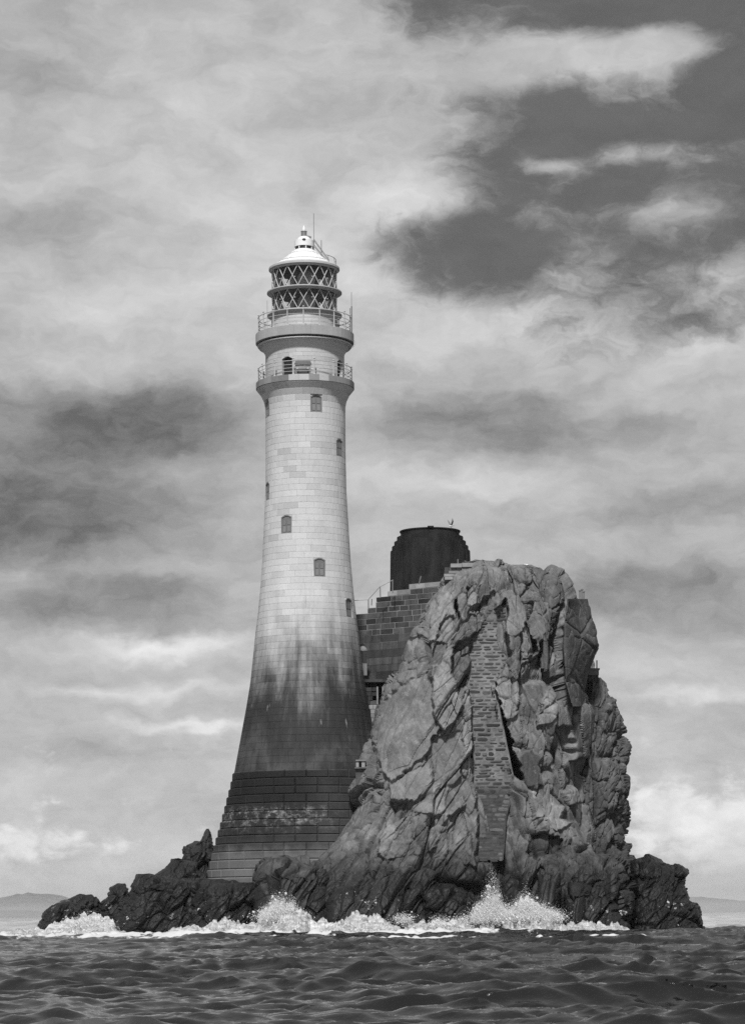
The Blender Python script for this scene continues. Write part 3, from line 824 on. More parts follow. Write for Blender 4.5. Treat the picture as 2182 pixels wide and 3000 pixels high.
# low reef on the left
RG = 'boulders of the low reef'
boulder([(2640, 196), (2643, 176), (2653, 150), (2670, 130), (2700, 114), (2735, 100)], [(2640, 215), (2655, 235), (2680, 330), (2735, 350)],
        (207, 206), [(2640, 2), (2670, 4), (2735, 5)], 'sloping dark rock at the far left tip of the reef', alb=0.11, nrow=80, ncol=110, seed=20, mat='reef')
boulder([(2622, 235), (2630, 219), (2660, 200), (2735, 190)], [(2622, 268), (2632, 284), (2660, 310), (2735, 330)],
        (210, 210), [(2622, 1.5), (2650, 3), (2735, 4)], 'low rounded rock just above the far left tip', alb=0.10, nrow=60, ncol=70, seed=21, mat='reef')
boulder([(2590, 342), (2602, 323), (2620, 308), (2660, 290), (2735, 280)], [(2590, 364), (2605, 377), (2640, 395), (2735, 420)],
        (209, 209), [(2590, 1.5), (2620, 3.5), (2735, 5)], 'dome-shaped rock standing on the skyline of the reef', alb=0.11, nrow=80, ncol=70, seed=22, mat='reef')
boulder([(2562, 400), (2580, 388), (2610, 372), (2650, 350), (2690, 332), (2735, 318)], [(2562, 440), (2575, 520), (2590, 620), (2640, 640), (2735, 640)],
        (203, 202), [(2562, 2), (2600, 4.5), (2735, 6)], 'broad black block at the front of the reef', alb=0.12, nrow=110, ncol=150, seed=23, mat='reef')
boulder([(2588, 640), (2600, 605), (2640, 590), (2735, 580)], [(2588, 745), (2600, 762), (2640, 772), (2735, 774)],
        (196.5, 196.5), [(2588, 2), (2620, 4), (2735, 5)], 'black ledge in front of the tower footing', alb=0.12, nrow=90, ncol=110, seed=24, mat='reef')
boulder([(2516, 498), (2530, 485), (2552, 455), (2580, 420), (2735, 400)], [(2516, 525), (2530, 570), (2560, 625), (2735, 650)],
        (209, 207), [(2516, 1.5), (2560, 4), (2735, 6)], 'sloping rock climbing to the tower from the left', alb=0.13, nrow=90, ncol=110, seed=25, mat='reef')
boulder([(2466, 570), (2480, 550), (2500, 535), (2540, 510), (2640, 500)], [(2466, 590), (2490, 615), (2520, 640), (2640, 660)],
        (210, 209), [(2466, 1.5), (2500, 3), (2640, 4)], 'rounded rock beside the stepped footing', alb=0.12, nrow=80, ncol=80, seed=26, mat='reef')
boulder([(2429, 604), (2440, 596), (2465, 584), (2520, 575)], [(2429, 612), (2440, 618), (2470, 624), (2520, 630)],
        (211, 211), [(2429, 0.8), (2460, 1.6), (2520, 2)], 'tall pointed rock leaning at the left of the tower', alb=0.10, nrow=60, ncol=50, seed=27, mat='reef', jit=2.0, fields=[(f[0] * 0.6, f[1], f[2] + 20, f[3] * 0.3, f[4] * 0.3, f[5], f[6]) for f in FB])
boulder([(2575, 580), (2590, 560), (2640, 540), (2735, 530)], [(2575, 650), (2590, 690), (2640, 700), (2735, 700)],
        (199.5, 199), [(2575, 1), (2600, 3), (2735, 4)], 'hummock of rock touching the lowest tower step', alb=0.13, nrow=70, ncol=80, seed=28, mat='reef')

# broken heads of rock along the crest
CREST = [(f[0] * 0.7, 3.0, 100, f[3] * 0.7, f[4] * 0.7, f[5] + 17, f[6]) for f in FR]
boulder([(1639, 1456), (1652, 1440), (1672, 1418), (1720, 1404), (1790, 1398)], [(1639, 1468), (1650, 1472), (1690, 1476), (1740, 1480), (1790, 1482)],
        (203, 203), [(1639, 1.0), (1670, 2.4), (1790, 4.2)], 'jagged highest rock of the crest above the masonry strip', alb=0.17, nrow=110, ncol=80, seed=31, fields=CREST, jit=3.0)
boulder([(1657, 1490), (1668, 1478), (1700, 1472), (1770, 1478), (1830, 1490)], [(1657, 1536), (1668, 1545), (1700, 1548), (1770, 1540), (1830, 1530)],
        (203, 203), [(1657, 1.0), (1690, 2.6), (1830, 5.0)], 'cleft block of the crest right of the highest rock', alb=0.15, nrow=120, ncol=80, seed=32, fields=CREST, jit=3.0)
boulder([(1663, 1556), (1676, 1550), (1720, 1552), (1800, 1566), (1880, 1580)], [(1663, 1580), (1680, 1602), (1712, 1632), (1780, 1640), (1880, 1622)],
        (203.5, 204), [(1663, 1.0), (1700, 2.6), (1880, 5.4)], 'dark sloping block of the crest near the right shoulder', alb=0.125, nrow=140, ncol=80, seed=33, fields=CREST, jit=3.0)

BTX = make_rock('concrete_buttress', [(1755, 1662), (1800, 1652), (1900, 1648), (2000, 1655), (2070, 1675)],
                [(1755, 1722), (1807, 1736), (1852, 1748), (1888, 1754), (1925, 1743), (1950, 1734), (1988, 1723), (2070, 1712)],
                (199.0, 203.6), [(1755, 2.2), (1800, 2.4), (2070, 2.8)], M['rock'], 130, 70,
                [(2.4, 1.6, 70, 0.16, 0.12, 771, 0.06), (0.6, 2.0, 100, 0.05, 0.03, 772, 0.1)], alb=0.085, ex=0.35, jit=1.2, seed=41, back=4.0, sink=0.0)  # low albedo paints in the shade of this right-hand flank
tag(BTX, 'dark smooth flat-topped buttress squaring off the right shoulder of the crag', 'buttress')

boulder([(2508, 812), (2520, 795), (2545, 768), (2580, 756), (2735, 748)], [(2508, 835), (2516, 880), (2530, 940), (2570, 985), (2735, 1010)],
        (197.5, 196.5), [(2508, 1.6), (2560, 4.5), (2735, 7.0)], 'rough apron of rock lapping the lowest tower steps', alb=0.15, nrow=120, ncol=140, seed=34, fields=FL, jit=2.0)

# ================================================================ THE LIGHTHOUSE
LH = empty('lighthouse', (TX, TY, 3.0))
tag(LH, 'tall pale granite lighthouse with two railed galleries and a latticed lantern', 'lighthouse')
bpy.context.view_layer.update()
LHI = LH.matrix_world.inverted()
def own(o):
    """children keep their world place"""
    o.matrix_parent_inverse = o.parent.matrix_world.inverted() if o.parent is LH else Matrix.Identity(4)
    return o
def part(mb, name, mat, parent=None, smooth=False):
    o = mb.build(name, M[mat] if isinstance(mat, str) else mat, parent or LH, smooth)
    return own(o)

prof_y = [2264, 2149, 2060, 1996, 1851, 1780, 1719, 1655, 1539, 1432, 1322, 1215, 1192, 1180, 1168, 1156, 1148, 1142]
prof_r = [5.72, 5.14, 4.69, 4.41, 3.98, 3.74, 3.58, 3.44, 3.265, 3.126, 3.09, 3.09, 3.11, 3.16, 3.27, 3.44, 3.60, 3.74]
prof_z = [ZY(y) for y in prof_y]
def RZ(z):
    return float(np.interp(z, prof_z, prof_r))
Z0, Z1 = prof_z[0], prof_z[-1]

def ang_pt(t, r, z):
    return (TX + r * math.sin(t), TY - r * math.cos(t), z)

def block(mb, t0, t1, z0, z1, r0, r1, thick, tone, n=3, gap=0.0015, ch=0.013):
    """one curved ashlar block with bevelled edges: outer face, top, bottom, two ends"""
    g = gap
    a0, a1 = t0 + g / r0, t1 - g / r0
    e = ch / r0
    an = [(a0, 1)] + [(a0 + e + (a1 - a0 - 2 * e) * k / n, 0) for k in range(n + 1)] + [(a1, 1)]
    rows = [(r0 - thick, z0 + g, 1), (r0 - ch, z0 + g, 1), (r0, z0 + g + ch, 0), (r1, z1 - g - ch, 0), (r1 - ch, z1 - g, 1), (r1 - thick, z1 - g, 1)]
    pts = []
    for r, z, ed in rows:
        for a, end in an:
            pts.append(ang_pt(a, r - (ch if end and not ed else 0), z))
    m = len(an)
    fs = []
    for j in range(5):
        for k in range(m - 1):
            fs.append((j * m + k, j * m + k + 1, (j + 1) * m + k + 1, (j + 1) * m + k))
    fs.append(tuple(j * m for j in range(5, -1, -1)))
    fs.append(tuple(j * m + m - 1 for j in range(6)))
    mb.add(pts, fs, tone)

# windows of the shaft: px centre in 1650-wide measure turned into angle and height
axis = 677.0
win = []
for (wx_, wy_) in [(595, 907), (705, 898), (755, 993), (594, 1083), (637, 1164), (709, 1252), (772, 1346)]:
    r_px = RZ(ZY(wy_ * 1.3224)) * F / TD
    s_ = max(-0.97, min(0.97, (wx_ - axis - 1.5) * 1.3224 / r_px))
    th = math.asin(s_)
    elv = (HY - wy_ * 1.3224) / F
    zc = ZY(wy_ * 1.3224 + r_px * elv * math.cos(th))
    win.append((th, zc))
# courses of the shaft
zc = [Z0]
while zc[-1] < Z1 - 0.3:
    t = (zc[-1] - Z0) / (Z1 - Z0)
    zc.append(zc[-1] + 0.53 - 0.09 * t)
zc = [Z0 + (z - Z0) * (Z1 - Z0) / (zc[-1] - Z0) for z in zc]
def snap(z):
    return min(range(len(zc)), key=lambda i: abs(zc[i] - z))
openings = []
for th, z in win:
    i0 = snap(z - 0.63)
    openings.append((th, i0, i0 + 3, 0.46))
blocks = []      # (visible size, args)
rb = random.Random(3)
for i in range(len(zc) - 1):
    z0, z1 = zc[i], zc[i + 1]
    r0, r1 = RZ(z0), RZ(z1)
    nblk = max(17, round(2 * math.pi * r0 / 1.22))
    ph = (0.5 if i % 2 else 0.0) + rb.uniform(-0.12, 0.12)
    cuts = [(k + ph + rb.uniform(-0.13, 0.13)) * 2 * math.pi / nblk - math.pi for k in range(nblk)]
    segs = [(cuts[k], cuts[k + 1] if k + 1 < nblk else cuts[0] + 2 * math.pi) for k in range(nblk)]
    for th, j0, j1, hw in openings:
        if j0 <= i < j1:
            a, b = th - hw / r0, th + hw / r0
            out_ = []
            for s0, s1 in segs:
                for sh in (0, 2 * math.pi):
                    pass
                if s1 <= a or s0 >= b:
                    out_.append((s0, s1)); continue
                if s0 < a: out_.append((s0, a))
                if s1 > b: out_.append((b, s1))
            segs = [s for s in out_ if s[1] - s[0] > 0.03]
    for s0, s1 in segs:
        tone = rb.gauss(0, 0.045)
        if rb.random() < 0.10: tone -= rb.uniform(0.06, 0.16)
        tc = (s0 + s1) / 2
        vis = (s1 - s0) * r0 * (z1 - z0) * max(0.0, math.cos(tc))
        if z0 < 16 and tc > 0.9: vis = 0
        blocks.append((vis, (s0, s1, z0, z1, r0, r1, 0.38, tone)))
# stepped footing: fourteen plain courses
foot_top = [1220, 1290, 1360, 1428, 1500, 1568, 1640, 1705, 1772, 1840, 1908, 1978, 2055, 2125, 2205]
fz = [ZY(1850 + y / 2.945) - 0.0 for y in foot_top]
fz[0] = Z0
for i in range(14):
    r = 5.88 + 2.22 * (i / 13.0) ** 1.05
    z1, z0 = fz[i], fz[i + 1]
    if i == 13: z0 -= 1.5
    nblk = round(2 * math.pi * r / 1.7)
    ph = 0.5 * (i % 2)
    for k in range(nblk):
        s0 = (k + ph) * 2 * math.pi / nblk - math.pi
        s1 = s0 + 2 * math.pi / nblk
        tone = rb.gauss(0, 0.05)
        tc = (s0 + s1) / 2
        vis = (s1 - s0) * r * (z1 - z0) * max(0.0, math.cos(tc))
        hid = tc > 0.75 - 0.5 * (i / 13.0) * 1.6
        blocks.append((0 if hid else vis, (s0, s1, z0, z1 + 0.004, r, r - 0.02, 0.75, tone, 3, 0.0015, 0.08)))
blocks.sort(key=lambda b: -b[0])
for vis, a in blocks[:300]:
    mb = MB(); block(mb, *a)
    part(mb, 'granite_block', 'granite')
rest = MB()
for vis, a in blocks[300:]:
    block(rest, *a)
tag(part(rest, 'granite_masonry', 'granite'), kind='stuff')
core = MB()
core.lathe(TX, TY, [(7.2, 1.5)] + [(5.88 + 2.22 * (i / 13.0) ** 1.05 - 0.5, fz[i] - 0.1) for i in range(13, -1, -1)] + [(r - 0.30, z) for r, z in zip(prof_r, prof_z)], 72)
part(core, 'core', 'core')

def arch_outline(w_, h_, rise, n=7):
    """half width, height: points of a segmental-arched opening from lower left round to lower right"""
    pts = [(-w_, 0), (-w_, h_ - rise)]
    for k in range(1, n):
        t = -1 + 2 * k / n
        pts.append((w_ * t, h_ - rise * t * t))
    pts += [(w_, h_ - rise), (w_, 0)]
    return pts
def plate(mb, th, r, z, outl, thick, tone=0.0):
    """flat plate standing tangent to the tower at angle th"""
    c, s = math.cos(th), math.sin(th)
    m = len(outl)
    pts = []
    for dr in (r, r - thick):
        for u, v in outl:
            pts.append((TX + dr * s + u * c, TY - dr * c + u * s, z + v))
    fs = [tuple(range(m - 1, -1, -1)), tuple(range(m, 2 * m))] + [(k, (k + 1) % m, m + (k + 1) % m, m + k) for k in range(m)]
    mb.add(pts, fs, tone)
def frame_strip(mb, th, r, z, outl, inset, thick):
    c, s = math.cos(th), math.sin(th)
    cx_ = 0.0; h_ = max(v for u, v in outl)
    inn = [(u * (1 - inset / max(abs(p[0]) for p in outl)), inset + v * (1 - 2 * inset / h_)) for u, v in outl]
    m = len(outl)
    pts = []
    for ring, dr in ((outl, r), (inn, r), (inn, r - thick), (outl, r - thick)):
        for u, v in ring:
            pts.append((TX + dr * s + u * c, TY - dr * c + u * s, z + v))
    fs = []
    for j in range(4):
        j2 = (j + 1) % 4
        for k in range(m):
            k2 = (k + 1) % m
            fs.append((j * m + k, j * m + k2, j2 * m + k2, j2 * m + k))
    mb.add(pts, fs)

for (th, i0, i1, hw) in openings:
    z0, z1 = zc[i0], zc[i1]
    r = RZ((z0 + z1) / 2) - 0.05
    h_ = z1 - z0
    outl = arch_outline(hw, h_ - 0.02, 0.16)
    f = MB(); plate(f, th, r - 0.04, z0 + 0.01, outl, 0.05)
    wo = part(f, 'window', 'shutter_frame')
    f = MB(); frame_strip(f, th, r + 0.02, z0 + 0.01, outl, 0.07, 0.10)
    own(f.build('window_frame', M['shutter'], wo))
    for u in (-0.19, 0.19):
        for v0, v1 in ((0.10, 0.56), (0.64, 1.02)):
            s = MB()
            o2 = [(u - 0.13, v0), (u - 0.13, v1), (u + 0.13, v1), (u + 0.13, v0)]
            plate(s, th, r - 0.015, z0 + 0.03, o2, 0.06)
            own(s.build('window_panel', M['shutter' if v0 < 0.5 else 'grey_metal'], wo))
    # spandrels close the corners above the arch
    sp_ = MB()
    for sg in (-1, 1):
        o3 = [(sg * hw, h_ - 0.02), (sg * hw, h_ - 0.18), (sg * hw * 0.72, h_ - 0.105), (sg * hw * 0.4, h_ - 0.045), (sg * hw * 0.1, h_ - 0.02)]
        if sg > 0: o3 = o3[::-1]
        plate(sp_, th, RZ((z0 + z1) / 2) - 0.015, z0, o3, 0.2)
    own(sp_.build('arch_stone', M['granite'], wo))

# ---- lower gallery
def coping(name, n, r, rin, z0, z1, ph, tones):
    g = MB()
    g.lathe(TX, TY, [(rin, z0 + 0.02), (r - 0.06, z0 + 0.02), (r - 0.06, z1 - 0.02), (rin, z1 - 0.02), (rin, z0 + 0.02)], 72)
    base = part(g, name, 'core')
    for k in range(n):
        s0 = (k + ph) * 2 * math.pi / n; s1 = s0 + 2 * math.pi / n
        mb = MB(); block(mb, s0, s1, z0, z1, r, r, 0.6, tones(k), 3)
        own(mb.build('coping_stone', M['granite'], base))
    return base
zg0, zg1 = Z1 + 0.05, Z1 + 0.52
tl = random.Random(8)
lower = coping('lower_gallery', 30, 3.80, 2.8, zg0, zg1, 0.5, lambda k: tl.choice([-0.62, -0.5, -0.15, -0.55, -0.1, -0.66]))
mb = MB(); mb.lathe(TX, TY, [(3.3, Z1 - 0.06), (3.66, Z1 - 0.06), (3.74, Z1 + 0.0), (3.74, Z1 + 0.045), (3.3, Z1 + 0.045)], 72)
own(mb.build('drip_moulding', M['granite'], lower, True))
def railing(name, n, ph, R, z0, h, rails, ring_n=72):
    base = empty(name, (TX, TY, z0))
    base.parent = LH
    base.matrix_parent_inverse = LHI
    bpy.context.view_layer.update()
    inv = base.matrix_world.inverted()
    def put(mb, nm):
        o = mb.build(nm, M['offwhite'], base, True)
        o.matrix_parent_inverse = inv
    for k in range(n):
        t = (k + ph) * 2 * math.pi / n
        x, y, _ = ang_pt(t, R, 0)
        mb = MB()
        mb.lathe(x, y, [(0.10, z0), (0.10, z0 + 0.06), (0.055, z0 + 0.10), (0.045, z0 + h * 0.55), (0.040, z0 + h * 0.9), (0.075, z0 + h * 0.93), (0.075, z0 + h), (0.03, z0 + h + 0.02), (0.03, z0 + h + 0.06)], 8)
        mb.ball((x, y, z0 + h + 0.12), 0.07)
        put(mb, 'railing_post')
    for f in rails:
        mb = MB(); mb.ring_bar(TX, TY, R, z0 + h * f, 0.030 if f > 0.9 else 0.022, ring_n, 6)
        put(mb, 'rail')
    return base
railing('lower_railing', 14, 0.5, 3.60, zg1, 1.12, (0.24, 0.47, 0.70, 0.96))

# ---- watch room wall between the galleries
zw0, zw1 = zg1, ZY(1041)
wr = 3.05
nco = 7
ops = [(math.radians(a), 0.44) for a in (-25.5, 64.5, 154.5, -115.5)]
door = (math.radians(-1.5), 0.60)
wall = MB(); wall.lathe(TX, TY, [(wr - 0.32, zw0 - 0.3), (wr - 0.32, zw1)], 72)
watch = part(wall, 'watch_room', 'core')
for i in range(nco):
    z0 = zw0 + (zw1 - zw0) * i / nco; z1 = zw0 + (zw1 - zw0) * (i + 1) / nco
    cuts = [(k + 0.5 * (i % 2) + rb.uniform(-0.1, 0.1)) * 2 * math.pi / 17 - math.pi for k in range(17)]
    segs = [(cuts[k], cuts[k + 1] if k < 16 else cuts[0] + 2 * math.pi) for k in range(17)]
    for th, hw in ops + [door]:
        if (i < 5 and (th, hw) != door) or ((th, hw) == door and i < 4):
            a, b = th - hw / wr, th + hw / wr
            o_ = []
            for s0, s1 in segs:
                if s1 <= a or s0 >= b: o_.append((s0, s1)); continue
                if s0 < a: o_.append((s0, a))
                if s1 > b: o_.append((b, s1))
            segs = [s for s in o_ if s[1] - s[0] > 0.02]
    for s0, s1 in segs:
        mb = MB(); block(mb, s0, s1, z0, z1, wr, wr, 0.30, rb.gauss(-0.10, 0.05))
        own(mb.build('granite_block', M['granite'], watch))
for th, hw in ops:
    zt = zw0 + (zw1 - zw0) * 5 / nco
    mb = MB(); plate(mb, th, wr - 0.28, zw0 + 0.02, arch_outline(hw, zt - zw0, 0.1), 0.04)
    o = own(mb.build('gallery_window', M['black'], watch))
    mb = MB()
    for sg in (-1, 1):
        h_ = zt - zw0
        o3 = [(sg * hw, h_ + 0.02), (sg * hw, h_ - 0.16), (sg * hw * 0.72, h_ - 0.085), (sg * hw * 0.4, h_ - 0.025), (sg * hw * 0.1, h_ + 0.02)]
        if sg > 0: o3 = o3[::-1]
        plate(mb, th, wr - 0.02, zw0, o3, 0.25)
    own(mb.build('arch_stone', M['granite'], watch))
th, hw = door
hd = (zw1 - zw0) * 4 / nco
mb = MB(); plate(mb, th, wr - 0.10, zw0 + 0.02, [(-hw, 0), (-hw, hd), (hw, hd), (hw, 0)], 0.1)
dr = own(mb.build('gallery_door', M['wall_pale'], watch))
mb = MB(); plate(mb, th, wr + 0.05, zw0 + hd - 0.24, [(-hw - 0.05, -0.03), (-hw + 0.10, 0.18), (-hw + 0.3, 0.24), (hw - 0.3, 0.24), (hw - 0.10, 0.18), (hw + 0.05, -0.03)], 0.16)
own(mb.build('door_hood', M['shutter_frame'], dr))
mb = MB(); plate(mb, th, wr - 0.07, zw0 + 0.02, [(0.08, 0.0), (0.08, hd - 0.2), (0.16, hd - 0.2), (0.16, 0)], 0.08)
own(mb.build('door_seam', M['shutter'], dr))
mb = MB(); plate(mb, th, wr + 0.22, zw0 + 0.02, [(-0.45, 0), (-0.45, 0.42), (0.45, 0.42), (0.45, 0)], 0.3)
own(mb.build('door_chest', M['dark'], dr))
for u in (-0.4, 0.4):
    mb = MB(); mb.ball(ang_pt(th + u / 3.4, 3.42, zw0 + 0.46), 0.09)
    own(mb.build('chest_vent', M['offwhite'], dr, True))

# ---- cornice under the upper gallery
zu1 = ZY(980); zu0 = ZY(1007)
mb = MB()
mb.lathe(TX, TY, [(wr, zw1 - 0.02), (wr + 0.03, zw1 + 0.10), (wr + 0.14, zw1 + 0.30), (wr + 0.30, zw1 + 0.46), (3.44, zw1 + 0.56)], 72)
cav = part(mb, 'cornice', 'granite', smooth=True)
mb = MB()
zt = zw1 + 0.56
mb.lathe(TX, TY, [(3.20, zt), (3.54, zt), (3.54, zt + 0.05), (3.49, zt + 0.06)] + [(3.49 + 0.17 * math.sin(math.pi * k / 8), zt + 0.06 + 0.095 * (1 - math.cos(math.pi * k / 8))) for k in range(1, 8)] + [(3.46, zt + 0.25), (3.12, zt + 0.25), (3.12, zu0 + 0.02)], 72)
own(mb.build('roll_moulding', M['granite'], cav, True))
upper = coping('upper_gallery', 18, 3.80, 2.4, zu0, zu1, 0.42, lambda k: tl.uniform(-0.40, -0.26))
railing('upper_railing', 18, 0.0, 3.60, zu1, 1.30, (0.22, 0.45, 0.68, 0.97))

# ---- lantern base
zr1 = ZY(925)
mb = MB(); mb.lathe(TX, TY, [(2.46, zu1 - 0.02), (2.46, zr1)], 60)
mur = part(mb, 'lantern_base', 'core')
for i in range(5):
    z0 = zu1 + (zr1 - zu1) * i / 5; z1 = zu1 + (zr1 - zu1) * (i + 1) / 5
    for k in range(14):
        s0 = (k + 0.5 * (i % 2)) * 2 * math.pi / 14
        mb = MB(); block(mb, s0, s0 + 2 * math.pi / 14, z0, z1, 2.56, 2.56, 0.09, rb.gauss(-0.02, 0.05), 4)
        own(mb.build('base_panel', M['granite'], mur))
mb = MB()
mb.lathe(TX, TY, [(2.56, zr1 - 0.16), (2.66, zr1 - 0.13), (2.80, zr1 - 0.04), (2.90, zr1 - 0.02), (2.90, zr1 + 0.05), (2.50, zr1 + 0.05), (2.50, zr1 - 0.16), (2.56, zr1 - 0.16)], 72)
own(mb.build('base_walkway', M['offwhite'], mur, True))

# ---- lantern glazing
LN = empty('lantern', (TX, TY, zr1))
LN.parent = LH; LN.matrix_parent_inverse = LHI
bpy.context.view_layer.update()
LNI = LN.matrix_world.inverted()
def lpart(mb, name, mat, smooth=False):
    o = mb.build(name, M[mat] if isinstance(mat, str) else mat, LN, smooth)
    o.matrix_parent_inverse = LNI
    return o
m, n, bs = mat_base('lantern_glass')
gl = n.new('ShaderNodeBsdfGlossy', {'Color': (0.8, 0.8, 0.8, 1), 'Roughness': 0.03})
tr = n.new('ShaderNodeBsdfTransparent', {'Color': (0.93, 0.93, 0.93, 1)})
fr = n.new('ShaderNodeFresnel', {'IOR': 1.5})
mx = n.new('ShaderNodeMixShader', {0: n.m('MULTIPLY', fr.outputs[0], 0.9), 1: tr.outputs[0], 2: gl.outputs[0]})
for nd in m.node_tree.nodes:
    if nd.type == 'OUTPUT_MATERIAL': n.t.links.new(mx.outputs[0], nd.inputs[0])
M['glass'] = m
GR = 2.49
tiers = [(zr1 + 0.08, ZY(864)), (ZY(854), ZY(794))]
NB = 18
for (g0, g1) in tiers:
    gm = (g0 + g1) / 2
    for k in range(NB):
        t = (k + 0.5) * 2 * math.pi / NB
        dt = 2 * math.pi / NB
        for a, b in ((t, t + dt), (t + dt, t)):
            mb = MB()
            last = None
            for j in range(5):
                f = j / 4
                p_ = ang_pt(a + (b - a) * f, GR, g1 + (g0 - g1) * f)
                if last: mb.bar(last, p_, 0.036, 5)
                last = p_
            lpart(mb, 'glazing_bar', 'offwhite')
        def pane(lst):
            mb = MB(); R_ = GR - 0.03
            mb.add([ang_pt(a, R_, z) for a, z in lst], [tuple(range(len(lst)))])
            lpart(mb, 'glass_pane', 'glass')
        pane([(t, g1), (t - dt / 2, gm), (t, g0), (t + dt / 2, gm)])
        pane([(t, g1), (t + dt / 2, gm), (t + dt, g1)])
        pane([(t, g0), (t + dt, g0), (t + dt / 2, gm)])
z_ = ZY(858)
mb = MB(); mb.lathe(TX, TY, [(2.42, z_ - 0.16), (2.56, z_ - 0.16), (2.72, z_ - 0.06), (2.90, z_ - 0.03), (2.90, z_ + 0.05), (2.56, z_ + 0.08), (2.42, z_ + 0.12), (2.42, z_ - 0.16)], 72)
lpart(mb, 'middle_walkway', 'offwhite', True)
z_ = ZY(789)
mb = MB(); mb.lathe(TX, TY, [(2.40, z_ - 0.18), (2.56, z_ - 0.18), (2.62, z_ - 0.05), (2.74, z_ - 0.04), (2.74, z_ + 0.10), (2.62, z_ + 0.20), (2.50, z_ + 0.22)], 72)
lpart(mb, 'gutter', 'offwhite', True)
for k in range(12):          # small brackets and hand grips on the uprights
    t = (k + 0.5) * 2 * math.pi / 12
    for zz_ in (ZY(830), ZY(890)):
        mb = MB(); mb.ball(ang_pt(t, GR + 0.07, zz_), 0.05, n=6)
        lpart(mb, 'hand_grip', 'offwhite')
# roof
mb = MB()
rp = [(2.62, ZY(783)), (2.42, ZY(779.5)), (2.02, ZY(769)), (1.52, ZY(757)), (1.07, ZY(743)), (0.84, ZY(735)), (0.72, ZY(731))]
mb.lathe(TX, TY, rp, 60)
roof = lpart(mb, 'roof', 'white', True)
mb = MB(); mb.lathe(TX, TY, [(2.6, ZY(786)), (1.4, ZY(765)), (0.4, ZY(752))], 40)
lpart(mb, 'roof_lining', 'black')
def rpart(mb, name, mat, smooth=False):
    o = mb.build(name, M[mat], roof, smooth)
    return o
for k in range(16):
    t = (k + 0.5) * 2 * math.pi / 16
    mb = MB(); last = None
    for r_, z_ in rp[1:6]:
        p_ = ang_pt(t, r_ + 0.01, z_ + 0.012)
        if last: mb.bar(last, p_, 0.018, 4)
        last = p_
    rpart(mb, 'roof_seam', 'white')
mb = MB(); mb.ring_bar(TX, TY, 2.03, ZY(768.5), 0.02, 48, 5); mb.ring_bar(TX, TY, 1.08, ZY(742.8), 0.02, 48, 5)
rpart(mb, 'roof_band', 'offwhite')
mb = MB(); mb.lathe(TX, TY, [(0.66, ZY(732)), (0.66, ZY(721))], 32)
rpart(mb, 'vent_throat', 'dark')
for k in range(8):
    mb = MB(); t = (k + 0.3) * 2 * math.pi / 8
    mb.bar(ang_pt(t, 0.69, ZY(732)), ang_pt(t, 0.69, ZY(721)), 0.05, 5)
    rpart(mb, 'vent_post', 'white')
mb = MB(); mb.lathe(TX, TY, [(0.60, ZY(722)), (0.76, ZY(722)), (0.745, ZY(704)), (0.60, ZY(703)), (0.55, ZY(702.5)), (0.50, ZY(697)), (0.36, ZY(692.5)), (0.20, ZY(690.5))], 40)
rpart(mb, 'ventilator', 'white', True)
mb = MB(); mb.ball(ang_pt(0.02, 0.70, ZY(705.5)), 0.16, sz=0.55)
rpart(mb, 'vent_hatch', 'dark')
mb = MB(); mb.lathe(TX, TY, [(0.22, ZY(691)), (0.22, ZY(678)), (0.24, ZY(677)), (0.24, ZY(675.5)), (0.12, ZY(675))], 20)
mb.bar(ang_pt(0.6, 0.15, ZY(690)), ang_pt(1.55, 0.55, ZY(693.5)), 0.09, 8)
rpart(mb, 'vent_cap', 'grey_metal', True)
mb = MB(); mb.lathe(TX, TY, [(0.12, ZY(675)), (0.13, ZY(669.5)), (0.10, ZY(666)), (0.05, ZY(662)), (0.004, ZY(657))], 12)
rpart(mb, 'finial', 'white', True)
# rod, roof ladder and its rail
mb = MB(); x_ = TX + 0.77; y_ = TY - 0.1
mb.bar((x_, y_, ZY(732)), (x_, y_, ZY(700)), 0.035, 6); mb.bar((x_, y_, ZY(700)), (x_, y_, ZY(624)), 0.022, 5)
rpart(mb, 'lightning_rod', 'grey_metal')
mb = MB(); mb.bar((TX + 1.34, y_, ZY(750)), (TX + 1.34, y_, ZY(703)), 0.030, 6)
rpart(mb, 'ladder_post', 'grey_metal')
for dy_ in (-0.25, 0.25):
    mb = MB(); mb.bar((TX + 0.80, y_ + dy_, ZY(703)), (TX + 1.93, y_ + dy_, ZY(763)), 0.024, 5)
    mb.bar((TX + 0.82, y_ + dy_, ZY(720)), (TX + 1.70, y_ + dy_, ZY(761)), 0.024, 5)
    rpart(mb, 'ladder_rail', 'grey_metal')
mb = MB()
mb.ring_bar(TX, TY, 2.45, ZY(761), 0.024, 20, 5, math.radians(45), math.radians(100))
for a in (50, 72, 95):
    mb.bar(ang_pt(math.radians(a), 2.45, ZY(761)), ang_pt(math.radians(a), 2.5, ZY(782)), 0.024, 5)
rpart(mb, 'roof_guard_rail', 'grey_metal')

